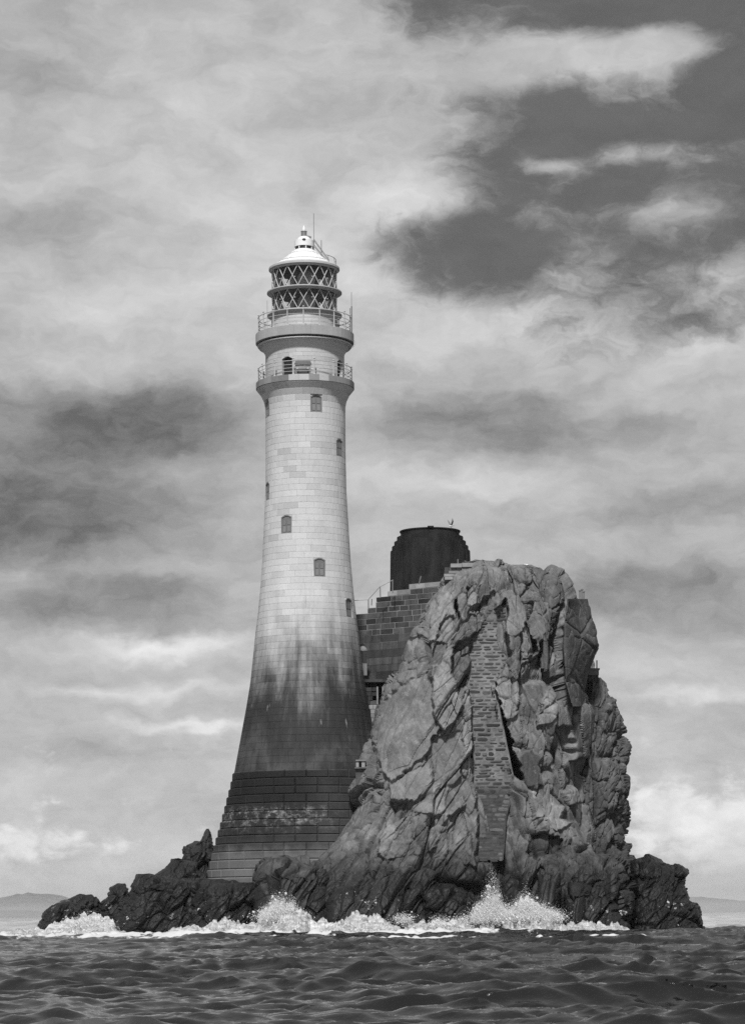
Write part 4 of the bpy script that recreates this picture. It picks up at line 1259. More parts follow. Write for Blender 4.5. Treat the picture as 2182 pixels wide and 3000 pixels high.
# ---- the optic inside
OP = MB()
OP.lathe(TX, TY, [(0.7, zr1), (0.7, zr1 + 0.25), (0.45, zr1 + 0.3), (0.45, ZY(790))], 20)
optic = lpart(OP, 'optic', 'dark')
for (g0, g1) in tiers:
    for k in range(4):
        t = math.radians(12) + k * math.pi / 2
        c, s = math.cos(t), math.sin(t)
        zc_ = (g0 + g1) / 2
        for j, rr in enumerate((0.62, 0.46, 0.30, 0.15)):
            mb = MB()
            nn = 20
            pts = []
            for e in range(nn):
                a = 2 * math.pi * e / nn
                u, v = rr * 1.15 * math.cos(a), rr * 1.1 * math.sin(a)
                pts.append((TX + (0.86 + 0.07 * j) * s + u * c, TY - (0.86 + 0.07 * j) * c + u * s, zc_ + v))
            mb.add(pts + [(TX + (0.94 + 0.07 * j) * s, TY - (0.94 + 0.07 * j) * c, zc_)], [(e, (e + 1) % nn, nn) for e in range(nn)])
            o = mb.build('lens_ring', M['lens'], optic); 
        mb = MB()
        for sg in (-1, 1):
            mb.bar((TX + 0.9 * s + sg * 0.8 * c, TY - 0.9 * c + sg * 0.8 * s, g0), (TX + 0.9 * s + sg * 0.8 * c, TY - 0.9 * c + sg * 0.8 * s, g1), 0.09, 6)
        mb.bar((TX + 0.9 * s - 0.8 * c, TY - 0.9 * c - 0.8 * s, g0 + 0.05), (TX + 0.9 * s + 0.8 * c, TY - 0.9 * c + 0.8 * s, g0 + 0.05), 0.10, 6)
        mb.bar((TX + 0.9 * s - 0.8 * c, TY - 0.9 * c - 0.8 * s, g1 - 0.05), (TX + 0.9 * s + 0.8 * c, TY - 0.9 * c + 0.8 * s, g1 - 0.05), 0.10, 6)
        mb.build('lens_frame', M['dark'], optic)
mb = MB(); mb.lathe(TX, TY, [(0.5, ZY(858) - 0.1), (2.3, ZY(858) - 0.1), (2.3, ZY(858)), (0.5, ZY(858))], 40)
lpart(mb, 'lantern_floor', 'grey_metal')
for k in range(5):          # dark blinds drawn round the inside of the lantern
    for (g0, g1) in tiers:
        t0 = math.radians(150 + k * 12); 
        mb = MB(); mb.lathe(TX, TY, [(2.2, g0 + 0.7), (2.2, g1)], 4, t0, t0 + math.radians(12))
        lpart(mb, 'blind', 'dark')
# aerials and fog signal on the upper gallery
mb = MB()
p0 = ang_pt(math.radians(82), 3.68, zu1)
mb.bar(p0, (p0[0], p0[1], zu1 + 2.1), 0.05, 6); mb.bar((p0[0], p0[1], zu1 + 2.1), (p0[0], p0[1], ZY(859)), 0.02, 5)
mb.bar((p0[0] - 0.12, p0[1], zu1 + 1.0), (p0[0] - 0.12, p0[1], zu1 + 1.95), 0.03, 5)
part(mb, 'aerial', 'grey_metal')
mb = MB(); p0 = ang_pt(math.radians(-52), 3.55, zu1); mb.bar(p0, (p0[0], p0[1], zu1 + 2.2), 0.015, 5)
part(mb, 'aerial', 'grey_metal')
mb = MB(); p0 = ang_pt(math.radians(62), 3.0, zu1)
mb.lathe(p0[0], p0[1], [(0.16, zu1), (0.16, zu1 + 0.2), (0.06, zu1 + 0.25), (0.06, zu1 + 0.4), (0.2, zu1 + 0.45), (0.05, zu1 + 0.5), (0.05, zu1 + 0.85), (0.12, zu1 + 0.9), (0.12, zu1 + 1.0)], 10, caps=True)
part(mb, 'fog_signal', 'grey_metal')
mb = MB()
t_ = math.radians(84)
for k in range(6):
    a0, a1 = k / 6 * math.pi, (k + 1) / 6 * math.pi
    mb.bar(ang_pt(t_, 3.72 + 0.2 * math.sin(a0), zu0 + 0.35 - 0.7 * k / 6), ang_pt(t_, 3.72 + 0.2 * math.sin(a1), zu0 + 0.35 - 0.7 * (k + 1) / 6), 0.02, 5)
part(mb, 'cable', 'offwhite')

# ================================================================ OLD TOWER STUMP, WALLS, MASONRY
SD = 215.0
sX, sY = float(P(1260, 1640, SD)[0]), SD + 3.0
def ZS(y): return CAMH + (HY - y) * (SD + 3.0) / F
k_ = (SD + 3.0) / F
sX = float(P(1260, 1640, SD + 3.0)[0])
ST = empty('old_tower_stump', (sX, sY, ZS(1735)))
tag(ST, 'black truncated iron tower stump with stepped rim on top of the rock', 'tower')
bpy.context.view_layer.update()
STI = ST.matrix_world.inverted()
def stp(mb, name, mat, smooth=False):
    o = mb.build(name, M[mat], ST, smooth); o.matrix_parent_inverse = STI; return o
mb = MB()
mb.lathe(sX, sY, [(119 * k_, ZS(1745)), (117 * k_, ZS(1690)), (116 * k_, ZS(1617))], 56)
stp(mb, 'body', 'iron')
for (h0, h1, r_) in [(1618, 1604, 112), (1604, 1590, 105), (1590, 1576, 97)]:
    mb = MB(); mb.lathe(sX, sY, [(85 * k_, ZS(h0)), (r_ * k_, ZS(h0) + 0.002), (r_ * k_, ZS(h1)), (85 * k_, ZS(h1))], 56)
    stp(mb, 'stepped_ring', 'iron')
mb = MB(); mb.lathe(sX, sY, [(83 * k_, ZS(1578)), (86 * k_, ZS(1577)), (86 * k_, ZS(1562)), (89 * k_, ZS(1561)), (89 * k_, ZS(1558)), (80 * k_, ZS(1558)), (80 * k_, ZS(1572)), (1.0, ZS(1572))], 56)
stp(mb, 'rim', 'iron')
mb = MB(); mb.box((sX, sY - 86 * k_, ZS(1557)), (0.5, 0.3, 0.12))
stp(mb, 'rim_bracket', 'iron')
for k in range(20):         # flanges between the plates
    t = (k + 0.5) * 2 * math.pi / 20
    mb = MB(); r0 = 118.5 * k_
    mb.bar((sX + r0 * math.sin(t), sY - r0 * math.cos(t), ZS(1740)), (sX + 116.5 * k_ * math.sin(t), sY - 116.5 * k_ * math.cos(t), ZS(1619)), 0.05, 4)
    stp(mb, 'plate_flange', 'iron')

# ---- terrace wall between tower and rock
WA, WB = (1000, 214.0), (1320, 208.5)
def wall_d(px):
    """distance at which the straight wall line is met along column px"""
    xa, xb = (WA[0] - CX) / F * WA[1], (WB[0] - CX) / F * WB[1]
    k = (px - CX) / F
    t = (k * WA[1] - xa) / ((xb - xa) - k * (WB[1] - WA[1]))
    return WA[1] + t * (WB[1] - WA[1])
TW = empty('terrace_wall', tuple(P(1140, 2000, wall_d(1140))))
tag(TW, 'tall dark retaining wall of squared stones between lighthouse and crag', 'wall')
bpy.context.view_layer.update()
TWI = TW.matrix_world.inverted()
def wall_stone(x0, x1, zlo, zhi, out_, thick, tone, mat, parent, inv, name='stone', g=0.018):
    dpt = (Vector(P(x1, 1800, wall_d(x1))) - Vector(P(x0, 1800, wall_d(x0))))
    dpt.z = 0
    nrm = Vector((dpt.y, -dpt.x, 0)).normalized()
    if nrm.y > 0: nrm = -nrm
    a = Vector(P(x0, 1800, wall_d(x0))); b_ = Vector(P(x1, 1800, wall_d(x1)))
    u = dpt.normalized() * g
    a, b_ = a + u, b_ - u
    q = []
    for z in (zlo + g, zhi - g):
        for p_, o_ in ((a, out_), (b_, out_), (b_, out_ - thick), (a, out_ - thick)):
            v = p_ + nrm * o_
            q.append((v.x, v.y, z))
    mb = MB(); mb.hexa(q, tone)
    o = mb.build(name, M[mat], parent); o.matrix_parent_inverse = inv
    return o
wz_top = lambda px: float(np.interp(px, [1000, 1084, 1085, 1094, 1095, 1104, 1105, 1114, 1115, 1126, 1127, 1145, 1146, 1350],
                                    [1788, 1785, 1778, 1778, 1768, 1768, 1757, 1757, 1747, 1747, 1736, 1736, 1724, 1708]))
def zwall(y): return CAMH + (HY - y) * 211.0 / F
rw = random.Random(4)
zlist = [zwall(1990)]
hs = [0.62, 0.55, 0.58, 0.62, 0.60, 0.60, 0.46, 0.44, 0.46, 0.44, 0.42, 0.42, 0.40, 0.42, 0.40, 0.42, 0.42]
backing = []
for i, h in enumerate(hs):
    z0 = zlist[-1]; z1 = z0 + h; zlist.append(z1)
    px = 1000 + rw.uniform(0, 20)
    step_ = 0.55 - 0.033 * i
    while px < 1330:
        wdt = rw.uniform(24, 46) if i > 5 else rw.uniform(40, 80)
        x1 = min(px + wdt, 1335)
        ytop = CAMH + 0  # top limit of the wall here
        zt = zwall(wz_top((px + x1) / 2))
        if z1 <= zt + 0.12:
            top = z1 + 0.30 > zt
            wall_stone(px, x1, z0, z1, step_ + rw.uniform(-0.02, 0.03), 1.2, rw.choice([rw.uniform(-0.6, 0.2), rw.uniform(0.2, 1.1)]), 'wall_pale' if top and px > 1120 else 'wall', TW, TWI,
                       g=0.03 if i > 5 else 0.016)
        px = x1
    if i > 4:
        pass
for i in range(len(hs)):     # mortar bed behind each course
    xs_ = [x for x in range(1000, 1336, 5) if zlist[i + 1] <= zwall(wz_top(x)) + 0.12]
    if not xs_: continue
    wall_stone(min(xs_), 1338, zlist[i] - 0.002, zlist[i + 1] + 0.002, 0.55 - 0.033 * i - 0.025, 1.0, 0.0, 'mortar' if i > 3 else 'wall', TW, TWI, 'mortar_bed', 0.0)

# ---- rough lower wall with a doorway, under the terrace
LW = empty('ruined_wall', tuple(P(1110, 2080, 209.5)))
tag(LW, 'low stained ruined wall with narrow doorway under the terrace wall', 'wall')
bpy.context.view_layer.update()
LWI = LW.matrix_world.inverted()
def zl(y): return CAMH + (HY - y) * 209.0 / F
def lwbox(x0, x1, y0, y1, d0, thick, mat, name, tone=0.0):
    a = P(x0, (y0 + y1) / 2, d0); b_ = P(x1, (y0 + y1) / 2, d0)
    mb = MB(); mb.box(((a[0] + b_[0]) / 2, d0 + thick / 2, (zl(y0) + zl(y1)) / 2), (b_[0] - a[0], thick, zl(y0) - zl(y1)), tone=tone)
    o = mb.build(name, M[mat], LW); o.matrix_parent_inverse = LWI; return o
lwbox(1040, 1170, 1992, 2000, 208.6, 3.5, 'wall', 'wall_cap', 0.2)
r5 = random.Random(5)
for row in range(9):
    y0 = 2000 + row * 13
    x = 1040.0
    while x < 1170:
        x1 = x + r5.uniform(10, 24)
        if not (x1 > 1108 and x < 1119 and row < 5):
            lwbox(x + 0.5, x1 - 0.5, y0 + 0.6, y0 + 12.6, 209.0 + r5.uniform(-0.08, 0.08), 1.2, r5.choice(['wall', 'wall', 'mortar', 'rubble']), 'stone', r5.uniform(-0.4, 0.3))
        x = x1
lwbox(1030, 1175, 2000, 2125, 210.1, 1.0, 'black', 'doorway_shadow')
lwbox(1103, 1108, 2012, 2064, 208.9, 0.5, 'mortar', 'door_jamb', -0.1)
lwbox(1119, 1124, 2012, 2064, 208.9, 0.5, 'mortar', 'door_jamb', -0.1)
# ---- end pier with a rounded cap
pp = P(1063, 1930, 210.5)
PR = empty('stone_pier', (pp[0], pp[1], zl(1970)))
tag(PR, 'short stone pier with pale domed cap against the terrace wall', 'pier')
bpy.context.view_layer.update()
PRI = PR.matrix_world.inverted()
for nm, mt, y0, y1, w_ in (('shaft', 'wall', 1902, 1940, 0.50), ('foot', 'wall_pale', 1940, 1975, 0.62)):
    mb = MB(); mb.box((pp[0], pp[1], (zl(y0) + zl(y1)) / 2), (w_, 0.7, zl(y0) - zl(y1)))
    o = mb.build(nm, M[mt], PR); o.matrix_parent_inverse = PRI
mb = MB(); mb.lathe(pp[0], pp[1], [(0.36, zl(1903)), (0.36, zl(1899)), (0.28, zl(1893)), (0.12, zl(1888)), (0.01, zl(1887))], 14)
o = mb.build('domed_cap', M['wall_pale'], PR, True); o.matrix_parent_inverse = PRI

# ---- masonry buttress filling the gully of the rock
MS = empty('masonry_buttress', tuple(P(1430, 2520, 197)))
tag(MS, 'tall narrow strip of rubble masonry with pale mortar filling the gully in the crag', 'buttress')
bpy.context.view_layer.update()
MSI = MS.matrix_world.inverted()
gl_ = [(1760, 1448), (1800, 1428), (1840, 1398), (1870, 1376), (2000, 1377), (2040, 1374), (2100, 1384), (2180, 1392), (2290, 1394), (2400, 1400), (2530, 1404)]
gr_ = [(1760, 1484), (1880, 1482), (1900, 1486), (1935, 1496), (1965, 1474), (2000, 1447), (2130, 1470), (2200, 1484), (2285, 1502), (2330, 1500), (2400, 1480), (2530, 1470)]
gy_ = np.arange(1755, 2540, 8.0)
gv_ = []
for yy in gy_:
    i = int(np.argmin(np.abs(ISL[1][:, 0] - yy)))
    x0 = float(np.interp(yy, [p[0] for p in gl_], [p[1] for p in gl_])); x1 = float(np.interp(yy, [p[0] for p in gr_], [p[1] for p in gr_]))
    k = (ISL[0][i] > x0 + 6) & (ISL[0][i] < x1 - 6)
    gv_.append(np.median(ISL[2][i][k]))
gv_ = np.convolve(np.pad(gv_, 8, mode='edge'), np.ones(17) / 17, 'valid')
gd = lambda y: float(np.interp(y, gy_, gv_)) - 0.12       # the strip follows the bed of the gully
r6 = random.Random(6)
stone_meshes = []
for k in range(10):
    mb = MB()
    nn = 8
    pts = []
    for yy, sc in ((0.0, 0.90), (-1.0, 1.0), (-1.35, 0.72)):
        for e in range(nn):
            a = 2 * math.pi * e / nn + r6.uniform(-0.15, 0.15)
            u = max(-1, min(1, 1.25 * math.cos(a))) * sc * r6.uniform(0.80, 1.0)
            v = max(-1, min(1, 1.35 * math.sin(a))) * sc * r6.uniform(0.72, 1.0)
            pts.append((u * 0.5, yy * 0.5, v * 0.5))
    fs = [(j * nn + e, j * nn + (e + 1) % nn, (j + 1) * nn + (e + 1) % nn, (j + 1) * nn + e) for j in range(2) for e in range(nn)]
    fs.append(tuple(2 * nn + e for e in range(nn)))
    mb.add(pts, fs, r6.uniform(-0.55, 0.9))
    o = mb.build('stone_shape', M['rubble'])
    stone_meshes.append(o.data)
    bpy.data.objects.remove(o)
y = 1772.0
cnt = 0
mort = []
while y < 2518:
    hgt = r6.choice([8.5, 10, 12, 14, 16]) if y > 1960 else r6.uniform(7.5, 12)
    low = y > 2292
    yl = y + hgt / 2
    x0 = float(np.interp(yl, [p[0] for p in gl_], [p[1] for p in gl_])); x1 = float(np.interp(yl, [p[0] for p in gr_], [p[1] for p in gr_]))
    mort.append((y, x0 - 8, x1 + 4))
    x = x0 - 4 + r6.uniform(-5, 3)
    while x < x1 - 4:
        wd = r6.choice([r6.uniform(10, 20), r6.uniform(18, 34), r6.uniform(30, 56)])
        if x + wd > x1 - 6: wd = x1 - x + r6.uniform(0, 3)
        if cnt < 300:
            d_ = gd(yl)
            c = P(x + wd / 2, yl + r6.uniform(-1.4, 1.4), d_ - 0.03 + 0.675 * 0.2 - 0.012)
            o = bpy.data.objects.new('stone', r6.choice(stone_meshes))
            COL.objects.link(o)
            o.parent = MS; o.matrix_parent_inverse = MSI
            gap = r6.uniform(1.6, 3.6) if not low else 1.2
            o.location = c
            o.scale = (max(4, wd - gap) * d_ / F, 0.2 + r6.uniform(-0.03, 0.09), max(3.5, hgt - gap) * d_ / F)
            o.rotation_euler = (0, r6.uniform(-0.07, 0.07), 0)
            cnt += 1
        x += wd
    y += hgt
mort.append((2520, mort[-1][1], mort[-1][2]))
vs_, fs_ = [], []
for j, (yy, x0, x1) in enumerate(mort):
    for k in range(7):
        pt = P(x0 + (x1 - x0) * k / 6, yy, gd(yy) - 0.03)
        vs_.append(tuple(pt))
    pt = P(x1, yy, gd(yy) + 3); vs_.append(tuple(pt))
    pt = P(x0, yy, gd(yy) + 3); vs_.append(tuple(pt))
for j in range(len(mort) - 1):
    for k in range(9):
        k2 = (k + 1) % 9
        fs_.append((j * 9 + k, (j + 1) * 9 + k, (j + 1) * 9 + k2, j * 9 + k2))
fs_.append(tuple(range(9)))
mb = MB(); mb.add(vs_, fs_)
m, n, bs = mat_base('weathered_mortar')
pos = n.new('ShaderNodeNewGeometry').outputs['Position']
zz = n.new('ShaderNodeSeparateXYZ', {0: pos}).outputs[2]
v = n.m('MULTIPLY', n.lin(n.noise(pos, 1.3, 7, 0.75), 0.28, 0.72, 0.04, 0.20), n.lin(zz, ZY(2330, 197), ZY(2285, 197), 0.22, 1.0))
n.put(bs.inputs['Base Color'], n.grey(v)); bs.inputs['Roughness'].default_value = 0.9
b = n.new('ShaderNodeBump', {'Strength': 0.6, 'Distance': 0.06, 'Height': n.noise(pos, 6, 6, 0.7)})
n.put(bs.inputs['Normal'], b.outputs[0])
o = mb.build('mortar_bed', m, MS); o.matrix_parent_inverse = MSI

# ---- parapet on the crest of the rock
PA = empty('parapet', tuple(P(1350, 1700, 203)))
tag(PA, 'short parapet of pale flat stones on the crest in front of the stump', 'wall')
bpy.context.view_layer.update()
PAI = PA.matrix_world.inverted()
def pabox(x0, x1, y0, y1, d0, thick, mat, name, tone=0.0):
    a = P(x0, (y0 + y1) / 2, d0); b_ = P(x1, (y0 + y1) / 2, d0)
    zt, zb = CAMH + (HY - y0) * d0 / F, CAMH + (HY - y1) * d0 / F
    mb = MB(); mb.box(((a[0] + b_[0]) / 2, d0 + thick / 2, (zt + zb) / 2), (b_[0] - a[0], thick, zt - zb), tone=tone)
    o = mb.build(name, M[mat], PA); o.matrix_parent_inverse = PAI; return o
pabox(1320, 1352, 1653, 1664, 200.4, 1.6, 'wall_pale', 'capping_slab', 0.25)
pabox(1353, 1384, 1651, 1663, 200.45, 1.6, 'wall_pale', 'capping_slab', 0.15)
for row, (xa, xb) in enumerate([(1318, 1388), (1314, 1392), (1300, 1396), (1302, 1390)]):
    x = xa
    while x < xb:
        x1 = min(xb, x + r5.uniform(14, 34))
        pabox(x + 0.6, x1 - 0.6, 1665 + row * 9, 1673 + row * 9, 200.6 - 0.15 * row + r5.uniform(-0.1, 0.1), 2.2, r5.choice(['wall_pale', 'wall_pale', 'concrete']), 'stone', r5.uniform(-0.4, 0.3))
        x = x1
pabox(1303, 1386, 1664, 1702, 201.2, 2.0, 'wall', 'backing')

# ---- hand rail on the terrace
HR = empty('handrail', tuple(P(1090, 1785, 209.5)))
tag(HR, 'thin metal handrail climbing the stepped terrace beside the tower', 'railing')
bpy.context.view_layer.update()
HRI = HR.matrix_world.inverted()
def hr(a, b_, r, name, d0=210.0):
    mb = MB(); mb.bar(P(a[0], a[1], d0), P(b_[0], b_[1], d0), r, 5)
    o = mb.build(name, M['grey_metal'], HR); o.matrix_parent_inverse = HRI
for a, b_ in (((1079, 1757), (1079, 1786)), ((1113, 1719), (1114, 1752)), ((1150, 1698), (1150, 1738)), ((1089, 1755), (1088, 1774))):
    hr(a, b_, 0.045, 'post')
for a, b_ in (((1030, 1760), (1079, 1757)), ((1079, 1757), (1113, 1719)), ((1113, 1719), (1150, 1700))):
    hr(a, b_, 0.026, 'rail')
for k, (x0, x1, y0, y1) in enumerate([(1227, 1233, 1712, 1688), (1305, 1305, 1692, 1672), (1341, 1341, 1655, 1638)]):
    mb = MB(); mb.bar(P(x0, y0, 205.5 if k < 2 else 201), P(x1, y1, 205.5 if k < 2 else 201), 0.045, 5)
    tag(mb.build('marker_post', M['grey_metal']), ['leaning thin post on the terrace in front of the stump', 'thin post left of the parapet', 'thin post standing on the parapet'][k], 'post', 'thin posts')

# ---- posts and hut on the right shoulder
d0 = 201.9
for k, (x, yt, r) in enumerate([(1698, 1732, 0.06), (1704.5, 1729, 0.07), (1709, 1735, 0.08)]):
    a = P(x, 1764, d0); b_ = P(x, yt, d0)
    mb = MB(); mb.bar(a, b_, r, 8); mb.bar(b_, (b_[0], b_[1], b_[2] + 0.08), r * 1.5, 8)
    tag(mb.build('iron_post', M['grey_metal']), ['leftmost slim iron post on the flat right shoulder', 'tallest iron post on the flat right shoulder', 'rightmost stout iron post on the flat right shoulder'][k], 'post', 'iron posts on the right shoulder')
hd_ = 205.0
HU = empty('concrete_hut', tuple(P(1739, 2005, hd_)))
tag(HU, 'small concrete hut with flat roof and pole on the right crag', 'hut')
bpy.context.view_layer.update()
HUI = HU.matrix_world.inverted()
def hub(x0, x1, y0, y1, dd, thick, mat, name, tone=0.0):
    a = P(x0, (y0 + y1) / 2, dd); b_ = P(x1, (y0 + y1) / 2, dd)
    zt, zb = CAMH + (HY - y0) * dd / F, CAMH + (HY - y1) * dd / F
    mb = MB(); mb.box(((a[0] + b_[0]) / 2, dd + thick / 2, (zt + zb) / 2), (b_[0] - a[0], thick, zt - zb), tone=tone)
    o = mb.build(name, M[mat], HU); o.matrix_parent_inverse = HUI
hub(1722, 1757, 1963, 1967, hd_ - 0.1, 1.6, 'concrete', 'roof_slab', 0.1)
hub(1724, 1754, 1967, 1983, hd_, 1.4, 'concrete', 'wall')
hub(1723, 1753, 1983.5, 2004, hd_ - 0.03, 1.45, 'wall', 'plinth', 0.3)
hub(1725, 1750, 2004.5, 2030, hd_ + 0.2, 1.2, 'rubble', 'footing')
mb = MB(); mb.bar(P(1748, 1964, hd_ + 0.5), P(1748, 1935, hd_ + 0.5), 0.05, 6)
o = mb.build('pole', M['grey_metal'], HU); o.matrix_parent_inverse = HUI

# ---- pale landing box by the tower foot
ld = 197.2
LB = empty('landing_box', tuple(P(1056, 2262, ld)))
tag(LB, 'small pale concrete box with ledge clinging to rock right of the tower', 'box')
bpy.context.view_layer.update()
LBI = LB.matrix_world.inverted()
def lbx(x0, x1, y0, y1, dd, thick, mat, name, tone=0.0):
    a = P(x0, (y0 + y1) / 2, dd); b_ = P(x1, (y0 + y1) / 2, dd)
    zt, zb = CAMH + (HY - y0) * dd / F, CAMH + (HY - y1) * dd / F
    mb = MB(); mb.box(((a[0] + b_[0]) / 2, dd + thick / 2, (zt + zb) / 2), (b_[0] - a[0], thick, zt - zb), tone=tone)
    o = mb.build(name, M[mat], LB); o.matrix_parent_inverse = LBI
lbx(1042, 1071, 2226, 2230, ld - 0.1, 1.3, 'concrete', 'lid')
lbx(1043, 1051, 2230, 2248, ld, 1.0, 'concrete', 'pillar', 0.4)
lbx(1059, 1069, 2230, 2248, ld, 1.0, 'concrete', 'pillar', 0.4)
lbx(1051, 1059, 2230, 2248, ld + 0.4, 0.6, 'dark', 'recess')
lbx(1039, 1072, 2248, 2252, ld - 0.15, 2.2, 'rubble', 'ledge', 0.4)
lbx(1042, 1066, 2252, 2300, ld + 0.1, 2.4, 'rubble', 'plinth', 0.0)

# ================================================================ SURF, SPRAY, BIRDS, HAZE
def foam_mat(name, lo, hi):
    m, n, bs = mat_base(name)
    pos = n.new('ShaderNodeNewGeometry').outputs['Position']
    v = n.lin(n.noise(n.scale(pos, (1.0, 1.0, 2.2)), 1.5, 7, 0.72, 0.4), 0.32, 0.62, lo, hi)
    n.put(bs.inputs['Base Color'], n.grey(v))
    bs.inputs['Roughness'].default_value = 0.7
    b = n.new('ShaderNodeBump', {'Strength': 0.8, 'Distance': 0.12, 'Height': n.noise(pos, 5.0, 6, 0.7)})
    n.put(bs.inputs['Normal'], b.outputs[0])
    return m
M['foam'] = foam_mat('sea_foam', 0.09, 0.56)
m, n, bs = mat_base('spray')
df = n.new('ShaderNodeBsdfDiffuse', {'Color': (0.78, 0.78, 0.78, 1)})
tl_ = n.new('ShaderNodeBsdfTranslucent', {'Color': (0.8, 0.8, 0.8, 1)})
mx = n.new('ShaderNodeMixShader', {0: 0.35, 1: df.outputs[0], 2: tl_.outputs[0]})
for nd in m.node_tree.nodes:
    if nd.type == 'OUTPUT_MATERIAL': n.t.links.new(mx.outputs[0], nd.inputs[0])
M['spray'] = m

def surf(name, prof, dfun, label, nx=520, nv=40, depth=8.0, seed=0):
    """heaped white water: prof = (px, top row) along the rock foot"""
    pxs = np.linspace(prof[0][0], prof[-1][0], nx)
    top = np.interp(pxs, [p[0] for p in prof], [p[1] for p in prof])
    vv = np.linspace(0, 1, nv)
    X, V = np.meshgrid(pxs, vv)
    T = np.repeat(top[None], nv, 0)
    edge = fbm(np.stack([X.ravel() / 42.0, 0 * X.ravel(), 0 * X.ravel() + seed], -1), 4, 90 + seed, 0.6).reshape(X.shape)
    dd = dfun(X) - depth * (1 + 0.75 * edge) * (1 - V)
    hgt = np.clip((2735 - T) * 1.2 * dd / F, 0.05, 9)
    pr = V ** 1.5
    pos = P(X, 2735 + 0 * X, dd)
    x, yv = pos[..., 0].ravel(), dd.ravel()
    q = np.stack([x, yv * 0.8, 0 * x], -1)
    lump = fbm(q * 0.55 + seed, 5, 31 + seed, 0.6).reshape(X.shape)
    ridge = (1 - np.abs(fbm(q * 1.3 + 7 + seed, 4, 37 + seed, 0.6))).reshape(X.shape)
    end = np.clip(np.minimum(X - prof[0][0], prof[-1][0] - X) / 40, 0, 1)
    z = pos[..., 2] - 0.25 * (1 - V) + hgt * pr * end * (0.80 + 0.50 * lump) + 0.30 * (ridge - 0.6) * (0.3 + V) * end + 0.10 * lump
    v = np.stack([pos[..., 0], dd + 0.5 * lump, z], -1).reshape(-1, 3)
    k = np.arange(nx * nv).reshape(nv, nx)
    qd = np.stack([k[:-1, :-1], k[:-1, 1:], k[1:, 1:], k[1:, :-1]], -1).reshape(-1, 4)
    o = mesh_obj(name, v, qd, M['foam'], smooth=True)
    return tag(o, label, None, None, 'stuff')
surf('surf', [(0, 2733), (90, 2722), (140, 2716), (180, 2710), (215, 2700), (245, 2692), (275, 2700), (310, 2706), (340, 2715), (370, 2724), (400, 2733)],
     lambda x: 199.5 + 0 * x, 'white surf washing round the far left tip of the reef', 220, 30, 8, 1)
surf('surf', [(470, 2733), (500, 2722), (540, 2714), (600, 2706), (660, 2702), (720, 2698), (770, 2694), (800, 2672), (850, 2668), (890, 2672), (940, 2684), (1000, 2690), (1060, 2692), (1120, 2694), (1200, 2708), (1300, 2714), (1380, 2716), (1420, 2726)],
     lambda x: np.interp(x, [470, 780, 950, 1400], [191.5, 188.5, 185.5, 184.0]), 'long bank of white surf below the tower and crag', 620, 40, 9, 2)
surf('surf', [(1370, 2722), (1395, 2694), (1430, 2678), (1480, 2668), (1540, 2664), (1590, 2668), (1625, 2684), (1660, 2700), (1720, 2710), (1800, 2716), (1860, 2722), (1900, 2733)],
     lambda x: np.interp(x, [1370, 1500, 1700, 1900], [184.0, 183.5, 184.0, 190.0]), 'white surf heaped below the tall spray', 320, 40, 8, 3)

def spray(name, jets, n, label, seed):
    rng = np.random.default_rng(seed)
    c, rad = [], []
    tot = sum(j[5] for j in jets)
    for (bx, by, tx, ty, wid, wt, d0) in jets:
        k = int(n * wt / tot)
        t = rng.random(k) ** 1.7
        sway = wid * (0.35 + 0.9 * (1 - np.abs(t - 0.35))) * (0.4 + 0.6 * (1 - t))
        # ragged fingers
        fing = rng.integers(0, 9, k)
        fo = (fing - 4) / 4.0 * wid * 0.9 * (0.35 + 0.5 * t)
        ftop = 1 - 0.45 * np.abs((fing - 4) / 4.0) * rng.uniform(0.6, 1.3, 9)[fing]
        t = t * ftop
        px = bx + (tx - bx) * t + fo + rng.normal(0, 1, k) * (sway * 0.5 + 3.0)
        py = by + (ty - by) * t + rng.normal(0, 1, k) * 9
        dd = d0 + rng.normal(0, 0.8, k)
        p = P(px, py, dd)
        c.append(p)
        rad.append(np.where(rng.random(k) < 0.012 * (1 - t), rng.uniform(0.04, 0.09, k), np.exp(rng.normal(math.log(0.0095), 0.5, k)) * (1.3 - 0.7 * t)))
    c = np.concatenate(c); rad = np.clip(np.concatenate(rad), 0.004, 0.14)
    u = np.array([(1, 1, 1), (-1, -1, 1), (-1, 1, -1), (1, -1, -1)], float) * 0.9
    f = np.array([(0, 2, 1), (0, 1, 3), (0, 3, 2), (1, 2, 3)])
    v = (c[:, None] + u[None] * rad[:, None, None]).reshape(-1, 3)
    t = (f[None] + (np.arange(len(c)) * 4)[:, None, None]).reshape(-1, 3)
    o = mesh_obj(name, v, None, M['spray'], tris=t)
    return tag(o, label, None, None, 'stuff')
rj = random.Random(12)
def fan(peaks, base, d0, spread, wid):
    """ragged jets leaning out from the foot of a burst: peaks = (px, top row, weight)"""
    js = []
    for px, ty, wt in peaks:
        for k in range(4):
            lean = rj.uniform(-spread, spread)
            h = rj.uniform(0.55, 1.0) ** 0.8
            js.append((px + rj.uniform(-0.5, 0.5) * wid, base, px + lean, base + (ty - base) * h * (1 - 0.35 * abs(lean) / spread), wid * rj.uniform(0.35, 0.8), wt * (0.4 + h), d0 + rj.uniform(-0.6, 0.6)))
        js.append((px, base, px + rj.uniform(-3, 3), ty, wid * 0.8, wt * 1.2, d0))
        js.append((px, base, px, base - 26, wid * 2.0, wt * 2.2, d0))
    return js
spray('spray', fan([(806, 2612, 1.0), (830, 2606, 1.0), (852, 2622, 0.8), (785, 2640, 0.4)], 2692, 187.5, 16, 21), 34000, 'burst of spray in front of the tower footing', 1)
